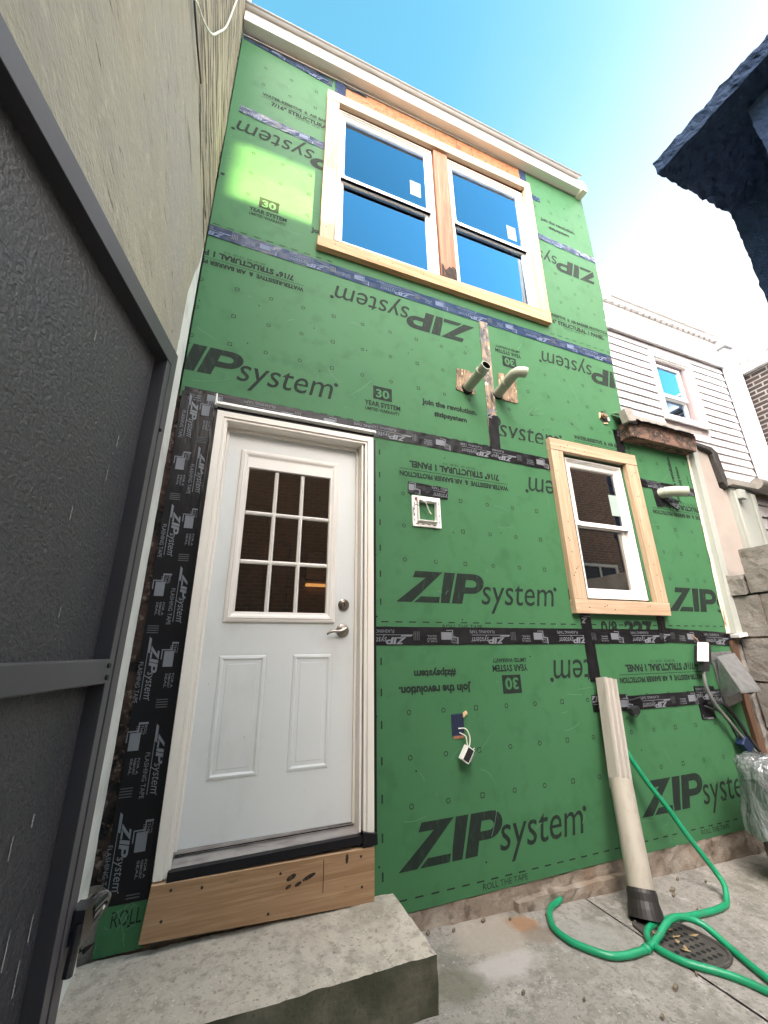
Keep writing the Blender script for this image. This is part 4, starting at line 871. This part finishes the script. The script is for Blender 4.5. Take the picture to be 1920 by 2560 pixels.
mb = MB(); mb.tube([(1.86, -.40, gz(1.9)+.035), (2.0, -.41, gz(1.9)+.03), (2.2, -.43, gz(2)+.03)], .006, 7); mb.obox((1.99, -.43, gz(2)+.03), (.05, .01, 0), (0, .03, 0), (-.01, 0, .03)); o = mb.build('black_bracket', m_bin, base=(1.95, -.41, gz(1.95))); props(o, 'black bracket with a thin rod lying on the concrete at the bin foot', 'bracket')
for x, y, s in ((1.48, -.13, .014), (1.43, -.17, .008), (.80, -.62, .010), (.62, -.70, .007), (.05, -.03, .008), (.17, -.05, .006), (.34, -.03, .009), (.47, -.06, .005), (.66, -.09, .006), (1.9, -.09, .009), (1.75, -.13, .006), (1.62, -.06, .008), (.23, -.45, .006), (.95, -.60, .006), (.42, -.55, .005), (1.30, -.42, .006), (1.42, -.30, .005)):
    mb = MB(); mb.obox((x, y, gz(x)+.008), (s, .3*s, .2*s), (-.2*s, s*.6, 0), (0, 0, .005)); o = mb.build('wood_chip', m_chip, base=(x, y, gz(x))); props(o, 'tiny chip of wood lying on the concrete yard', 'chip', 'chips on the concrete')

# ------------------------------------------------------------------ left neighbour wall, its cable and the open gate
lw = thing('neighbour_wall', 'tall neighbouring wall of streaked cream render with peeling boards above', 'wall', (-1.45, -2, 0))
mb = MB()
def lface(z0, z1, ya, yb, nu, nv, amp, edge=0., seed=0.):
    def f(u, v):
        y = ya+(yb-ya)*u; z = z0+(z1-z0)*v
        e = edge*noise.noise(Vector((z*9, seed, 1.)))+edge*.5*noise.noise(Vector((z*31, seed, 2.))) if u == 1 else 0
        return (-1.302+amp*noise.noise(Vector((seed, y*2.2, z*2.2))), y+e, z)
    return f
def rend(name, m, z0, z1, ya, yb, amp, edge, seed, nu=60, nv=60):
    mb = MB(); fn = lface(z0, z1, ya, yb, nu, nv, amp, edge, seed); mb.grid(fn, nu, nv)
    mb.grid(lambda u, v: (-1.302-.12*u, fn(1, v)[1], fn(1, v)[2]), 2, nv); return part(mb, name, m, lw)
rend('render_face', m_stucco, 0, 3.56, -4.5, -.30, .004, .0, 1.)
# boundary between cream and white limewash wanders, so the two meet on an irregular seam
mb = MB()
def seam(z): return -.30 if z > 3.0 else -.30
def fz(u, v):
    z = 3.56*v; y = -.30+(.265+.006*noise.noise(Vector((z*9, 5., 1.)))+.006*noise.noise(Vector((z*40, 5., 2.))))*u
    return (-1.302+.003*noise.noise(Vector((2., y*3, z*3))), y, z)
N = 120; M_ = 24
for j in range(N):
    for i in range(M_):
        a = [fz(i/M_, j/N), fz((i+1)/M_, j/N), fz((i+1)/M_, (j+1)/N), fz(i/M_, (j+1)/N)]
        z = a[0][2]; lim = (-.05 if z > 3.5 else (-.05-.20*min(1, max(0, (3.5-z)/.5))+.03*noise.noise(Vector((z*4, 0, 7)))))
        mb.add(a, [(0, 1, 2, 3)], 1 if a[0][1] > lim else 0)
mb.grid(lambda u, v: (-1.302-.06*u, fz(1, v)[1], fz(1, v)[2]), 1, 120, 1)
part(mb, 'render_face', [m_stucco, m_limew], lw)
rend('board_face', m_peel, 3.563, 6.5, -4.5, -.022, .010, .012, 3., 90, 60)
mb = MB(); mb.box(-1.75, -1.316, -4.5, 4, -.2, 6.5); part(mb, 'wall_core', m_nail, lw)  # near-black colour stands for the shade in the slit beside the facade
mb = MB(); mb.box(-1.305, -1.285, -.06, .05, 6.28, 6.55); part(mb, 'corner_strip', m_fascia, lw)
cbl = MB(); cbl.tube(smooth_path([(-1.29, -1.25, 3.30), (-1.285, -1.13, 3.50), (-1.275, -1.05, 3.585), (-1.265, -.95, 3.74), (-1.265, -.85, 3.99), (-1.27, -.70, 4.40), (-1.285, -.54, 4.99), (-1.285, -.45, 5.4)], 6), .0045, 7); cbl.tube([(-1.292, -1.13, 3.5), (-1.292, -.53, 4.64)], .0035, 6, 1) if False else None
o = cbl.build('hanging_cable', m_wire, base=(-1.28, -.8, 3.9), smooth=True); props(o, 'thin pale cable sagging in a loop on the upper left wall', 'cable')
cbl = MB(); cbl.tube([(-1.288, -1.16, 3.46), (-1.288, -1.01, 3.50), (-1.288, -.86, 3.56)], .004, 6); o = cbl.build('wall_wire', m_bin, base=(-1.29, -1.0, 3.5)); props(o, 'short black wire running down the upper left wall beside the sagging cable', 'wire')

GA = R(13.9); T = Vector((-math.sin(GA), -math.cos(GA), 0)); N_ = Vector((math.cos(GA), -math.sin(GA), 0)); G0 = Vector((-1.124, -1.2, 0))
gate = thing('metal_gate', 'dark grey metal yard gate of pebbled sheet in a tube frame, standing open', 'gate', (-1.2, -1.5, .1))
def gp(s, n, z): return tuple(G0+T*s+N_*n+Vector((0, 0, z)))
def gbox(mb, s0, s1, n0, n1, z0, z1, mi=0): mb.hull8([gp(s0, n0, z0), gp(s1, n0, z0), gp(s1, n1, z0), gp(s0, n1, z0)], [gp(s0, n0, z1), gp(s1, n0, z1), gp(s1, n1, z1), gp(s0, n1, z1)], mi)
GW = .715
mb = MB(); gbox(mb, 0, .024, -.03, .0, .08, 1.915); gbox(mb, .0265, .045, -.03, -.001, .08, 1.868); gbox(mb, .0245, .0265, -.03, -.008, .08, 1.868)
gbox(mb, .0245, GW, -.03, .0, 1.870, 1.915); gbox(mb, GW-.045, GW, -.03, -.0005, .08, 1.869); gbox(mb, .046, GW-.046, -.03, -.0008, .08, .125)
part(mb, 'gate_frame', m_gframe, gate, bevel=.003)
mb = MB(); mb.grid(lambda u, v: gp(.046+(GW-.092)*u, -.028, .126+1.742*v), 4, 8)
gbox(mb, .046, GW-.046, -.034, -.0285, .126, 1.868)
for (s_, z_, l_, w_) in ((.199, 1.033, .010, .0012), (.127, .80, .035, .0008), (.115, .871, .022, .0008), (.068, .871, .016, .0008), (.078, .821, .02, .0008), (.11, .813, .016, .0006), (.155, .997, .014, .0007), (.12, 1.016, .008, .0012), (.2, 1.45, .012, .0008), (.12, 1.62, .012, .0012), (.13, 1.55, .016, .0008), (.25, 1.75, .01, .001), (.17, 1.30, .008, .0008)):
    mb.add([gp(s_-w_, -.0262, z_-l_), gp(s_+w_, -.0262, z_-l_), gp(s_+w_*1.3, -.0262, z_+l_), gp(s_, -.0262, z_+l_)], [(0, 1, 2, 3)], 1)
part(mb, 'gate_sheet', [m_gate, m_scuff], gate)
mb = MB(); gbox(mb, .0455, GW-.046, -.027, .0015, 1.190, 1.230); part(mb, 'gate_rail', m_gframe, gate, bevel=.003)
for z in (1.200, 1.219):
    mb = MB(); mb.disc(gp(.052, .0015, z), .0045, N_, .004, 10); part(mb, 'screw', m_steel if False else m_latch, gate)
mb = MB(); mb.disc(gp(.0245, .0, 1.70), .004, N_, .004, 8); part(mb, 'screw', m_latch, gate)
mb = MB(); c = Vector(gp(-.006, .006, .838)); mb.obox(c, T*.016, N_*.012, Vector((0, 0, .022))); mb.disc(gp(-.022, .004, .840), .016, -T, .034, 14)
mb.tube(smooth_path([gp(-.02, .012, .848), gp(-.05, .016, .850), gp(-.066, .014, .838), gp(-.05, .010, .826), gp(-.02, .008, .822)], 4), [.0085]*17, 9)
mb.tube(smooth_path([gp(.006, .010, .842), gp(.014, .012, .81), gp(.018, .012, .785)], 4), .007, 8)
part(mb, 'gate_latch', m_latch, gate, smooth=False)

# ------------------------------------------------------------------ white-sided neighbour to the right
wh = thing('white_house', 'white vinyl sided house behind with one small sash window and pale downspout', 'house', (5, 1, 0))
def siding(mb, x0, x1, z0, z1, y, h, holes=()):
    z = z0
    while z < z1-.01:
        zt = min(z+h, z1); segs = [(x0, x1)]
        for (a, b, c_, d_) in holes:
            if zt > c_+.001 and z < d_-.001:
                ns = []
                for s0, s1 in segs:
                    if a > s0: ns.append((s0, min(a, s1)))
                    if b < s1: ns.append((max(b, s0), s1))
                segs = [q for q in ns if q[1]-q[0] > .01]
        for s0, s1 in segs: mb.hull8([(s0, y-.020, z+.010), (s1, y-.020, z+.010), (s1, y+.01, z+.010), (s0, y+.01, z+.010)], [(s0, y-.001, zt), (s1, y-.001, zt), (s1, y+.01, zt), (s0, y+.01, zt)])
        z += h
    return mb
HO = (4.385, 5.30, 4.17, 5.31)
part(siding(MB(), 2.2, 6.10, 2.55, 5.45, 1.0, .127, [HO]), 'siding', m_vinyl, wh)
mb = MB(); mb.box(2.2, 4.43, 1.011, 1.2, 2.5, 6.0); mb.box(5.13, 6.55, 1.011, 1.2, 2.5, 6.0); mb.box(4.43, 5.13, 1.011, 1.2, 2.5, 4.2); mb.box(4.43, 5.13, 1.011, 1.2, 5.19, 6.0); part(mb, 'wall', m_gap, wh)
mb = MB(); mb.box(2.2, 6.50, .955, 1.009, 5.49, 5.93); mb.box(2.2, 6.45, .935, .954, 5.455, 5.50); mb.box(2.2, 6.55, .90, 1.01, 5.935, 6.0); mb.box(2.2, 6.6, .86, 1.01, 6.003, 6.025)
x = 2.3
while x < 6.4:
    mb.disc((x, .93, 5.93), .016, (0, 0, -1), .02, 7, 1); x += .125
part(mb, 'cornice', [m_fascia, m_bead], wh)
mb = MB(); mb.ring(4.388, 5.295, 4.18, 5.308, [(0, .995), (0, .965), (.075, .965), (.08, .985), (.10, .985), (.11, 1.02)])
ww = part(mb, 'window', m_white, wh)
mb = MB(); mb.ring(4.475, 5.06, 4.62, 5.15, [(0, 1.05), (0, 1.02), (.035, 1.02), (.04, 1.04)]); mb.box(4.475, 5.06, 1.015, 1.05, 4.60, 4.65); mb.ring(4.475, 5.06, 4.2, 4.62, [(0, 1.08), (0, 1.05), (.03, 1.05), (.035, 1.07)]); part(mb, 'sash', m_white, ww)
mb = MB(); mb.box(4.5, 5.03, 1.042, 1.046, 4.64, 5.12); part(mb, 'pane', m_glass, ww)
mb = MB(); mb.box(4.5, 5.03, 1.072, 1.076, 4.22, 4.60); part(mb, 'pane', m_glass, ww)
mb = MB(); mb.box(4.44, 5.12, 1.18, 1.19, 4.15, 5.2); part(mb, 'blind', m_wrap, ww)
mb = MB(); mb.hull8([(6.12, .86, 2.7), (6.38, .86, 2.7), (6.38, .985, 2.7), (6.12, .985, 2.7)], [(6.12, .86, 5.80), (6.38, .86, 5.80), (6.38, .985, 5.80), (6.12, .985, 5.80)])
part(mb, 'downspout', m_bluish, wh, bevel=.015)
mb = MB(); mb.box(6.06, 6.30, .82, .98, 5.785, 5.90); part(mb, 'leader_head', m_bead, wh, bevel=.006)
mb = MB(); mb.box(6.42, 6.55, .93, 1.02, 2.6, 5.50)
z = 2.7
while z < 5.45: mb.box(6.39, 6.47, .926, .9305, z, z+.010, 1); z += .127
part(mb, 'corner_trim', [m_bluish, m_bead], wh)
# its one storey extension
ex = thing('cream_extension', 'low cream rendered extension with grey corner post and gutter at the right', 'extension', (3.6, .2, 0))
mb = MB(); mb.prism([(2.92, 0), (3.33, 0), (3.33, 2.62), (3.235, 2.63), (3.20, 2.985), (2.99, 3.01), (2.95, 2.98), (2.90, 1.4)], .012, .30); part(mb, 'wall', m_cream, ex)
mb = MB(); mb.prism([(2.93, 3.012), (2.95, 3.05), (3.22, 3.035), (3.29, 2.99), (3.315, 2.70), (3.285, 2.61), (3.24, 2.68), (3.205, 2.965), (3.16, 2.99), (2.99, 3.013)], -.03, .32); part(mb, 'tar_flashing', m_tar, ex, bevel=.006)
mb = MB(); mb.box(3.335, 3.655, -.02, .3, 0, 2.64); mb.box(3.335, 3.36, -.045, -.021, 0, 2.6); mb.box(3.60, 3.655, -.04, -.021, 0, 2.6); mb.obox((3.39, -.05, 2.56), (.045, 0, 0), (0, .03, 0), (0, 0, .045)); part(mb, 'corner_post', m_sage, ex, bevel=.004)
mb = MB(); mb.box(3.30, 6.3, -.07, .0, 2.648, 2.70); mb.tube([(3.66, -.075, 2.70), (6.3, -.075, 2.70)], .055, 12, 0); mb.box(3.3, 6.3, 0, 1.0, 2.70, 2.74); part(mb, 'gutter', m_flash, ex)
part(siding(MB(), 3.70, 6.3, 0.0, 2.62, .05, .127), 'siding', m_vinyl, ex)
mb = MB(); mb.box(3.66, 6.3, .063, .3, 0, 2.64); mb.box(3.658, 3.70, .0, .062, 0, 2.62); part(mb, 'wall', m_gap, ex)
# brick house beyond
bh = thing('brick_house', 'dark brick house side wall with white fascia beyond the white house', 'house', (7, 0, 0))
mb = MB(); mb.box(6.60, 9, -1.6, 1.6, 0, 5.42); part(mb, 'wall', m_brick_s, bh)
mb = MB(); mb.box(6.52, 9, -1.6, 1.65, 5.423, 5.47); mb.box(6.555, 9, -1.6, 1.65, 5.473, 5.62); mb.box(6.48, 9, -1.6, 1.65, 5.623, 5.66); part(mb, 'fascia', m_fascia, bh)
# block boundary wall
blk = MB()
rows = [(1.62, 1.975, -.175), (1.30, 1.615, -.03), (.98, 1.295, -.02), (.66, .975, -.03), (.34, .655, -.02), (-.1, .335, -.03)]
for i, (z0, z1, ye) in enumerate(rows):
    y = ye-(.0 if i % 2 else .0); k = 0
    while y > -1.24:
        L = (.20 if (k == 0 and i % 2) else .395); y0 = max(-1.24, y-L)
        rough_box(blk, 2.855+.008*((i*3+k) % 3), 3.05, y0+.006, y-.006, z0+.005, z1-.007, .035, .0045, 16); y -= L; k += 1
blk.box(2.872, 3.04, -1.23, -.06, -.1, 1.6, 1)
for i in range(6):
    for k in range(6): blk.box(2.86+.004*((i+k) % 3), 3.05, -1.645-.4*k-(.2 if i % 2 else 0), -1.25-.4*k-(.2 if i % 2 else 0), -.1+.345*i, .238+.345*i)
rough_box(blk, 2.84, 3.04, -.165, -.02, 1.62, 1.775, .04, .014, 10); rough_box(blk, 2.815, 3.03, -.02, .010, .4, 1.60, .05, .014, 9)
o = blk.build('block_wall', [m_block, m_found], base=(2.95, -.6, 0)); props(o, 'broken topped grey cinder block wall along the right side', 'wall')
# dark building with the projecting corner overhead
dk = thing('dark_building', 'roughcast building corner in a backlit dark blue tone jutting out overhead at the top right', 'building', (3, -1.6, 0))
mb = MB(); rough_box(mb, 2.44, 4.3, -1.80, -.64, 5.475, 5.64, .028, .020, 15); part(mb, 'eave', m_navy, dk, smooth=False)
mb = MB(); rough_box(mb, 3.49, 4.3, -1.26, -.66, 2.5, 5.47, .04, .016, 14); mb.box(3.51, 4.3, -1.25, -.68, -.2, 2.5); part(mb, 'wall', m_navy, dk)
mb = MB(); rough_box(mb, 2.665, 4.3, -1.78, -1.247, 4.35, 5.46, .05, .014, 12); part(mb, 'wall', m_navy, dk)

# ------------------------------------------------------------------ brick houses across the yard, behind the viewer (mirrored in the panes, and an added screen keeps the low sun off the yard)
ob = thing('opposite_house', 'tall dark red brick house across the yard mirrored in the window panes', 'house', (3, -6.2, 0))
D_, tanE = 6.03, math.tan(SUN_EL)
tx = math.tan(R(55)); tz = tanE/math.cos(R(55))
hx0, hx1 = -1.24+D_*tx, -.455+D_*tx; hz0, hz1 = 4.125+D_*tz, 4.690+D_*tz
mb = MB()
mb.box(-7, 3.6, -6.3, -6.0, 0, 4.95); mb.box(4.0, 22, -6.3, -6.0, 0, 6.45); mb.box(4.0, 22, -6.06, -6.0, 6.45, hz0); mb.box(4.0, hx0, -6.06, -6.0, hz0, hz1); mb.box(hx1, 22, -6.06, -6.0, hz0, hz1); mb.box(4.0, 22, -6.06, -6.0, hz1, hz1+1.9)  # upper screen wall and its opening are added, unseen, to shape the sun patch
part(mb, 'wall', m_brick_o, ob)
mb = MB()                                    # unseen slats added in the screen opening to dim the sun patch
z = hz0+.01
zmid = hz0+(hz1-hz0)*.54
while z < hz1:
    t = .0015 if z < zmid else .009
    mb.box(hx0, hx1, -6.035, -6.029, z, z+t); z += .030
part(mb, 'sun_slats', m_fascia, ob)
mb = MB(); mb.box(-7, 3.6, -12, -6.301, 4.75, 4.9); mb.box(4.0, 22, -12, -6.301, 6.25, 6.4); part(mb, 'roof', m_roof, ob)
for (x0, x1, z0, z1) in ((8.0, 9.35, 2.6, 3.42), (-2.3, -1.2, 1.2, 2.8), (12.2, 13.3, 4.4, 6.0)):
    mb = MB(); mb.ring(x0, x1, z0, z1, [(0, -5.99), (0, -5.955), (.07, -5.955), (.075, -5.985), (.12, -5.985)]) if False else mb.ring(x0, x1, z0, z1, [(0, -6.0), (0, -5.96), (.07, -5.96), (.08, -5.99)]); mb.box((x0+x1)/2-.03, (x0+x1)/2+.03, -5.998, -5.975, z0+.07, z1-.07); fr = part(mb, 'window', m_white, ob)
    mb = MB(); mb.box(x0+.08, x1-.08, -5.999, -5.992, z0+.08, z1-.08); part(mb, 'pane', m_bluebox, fr)
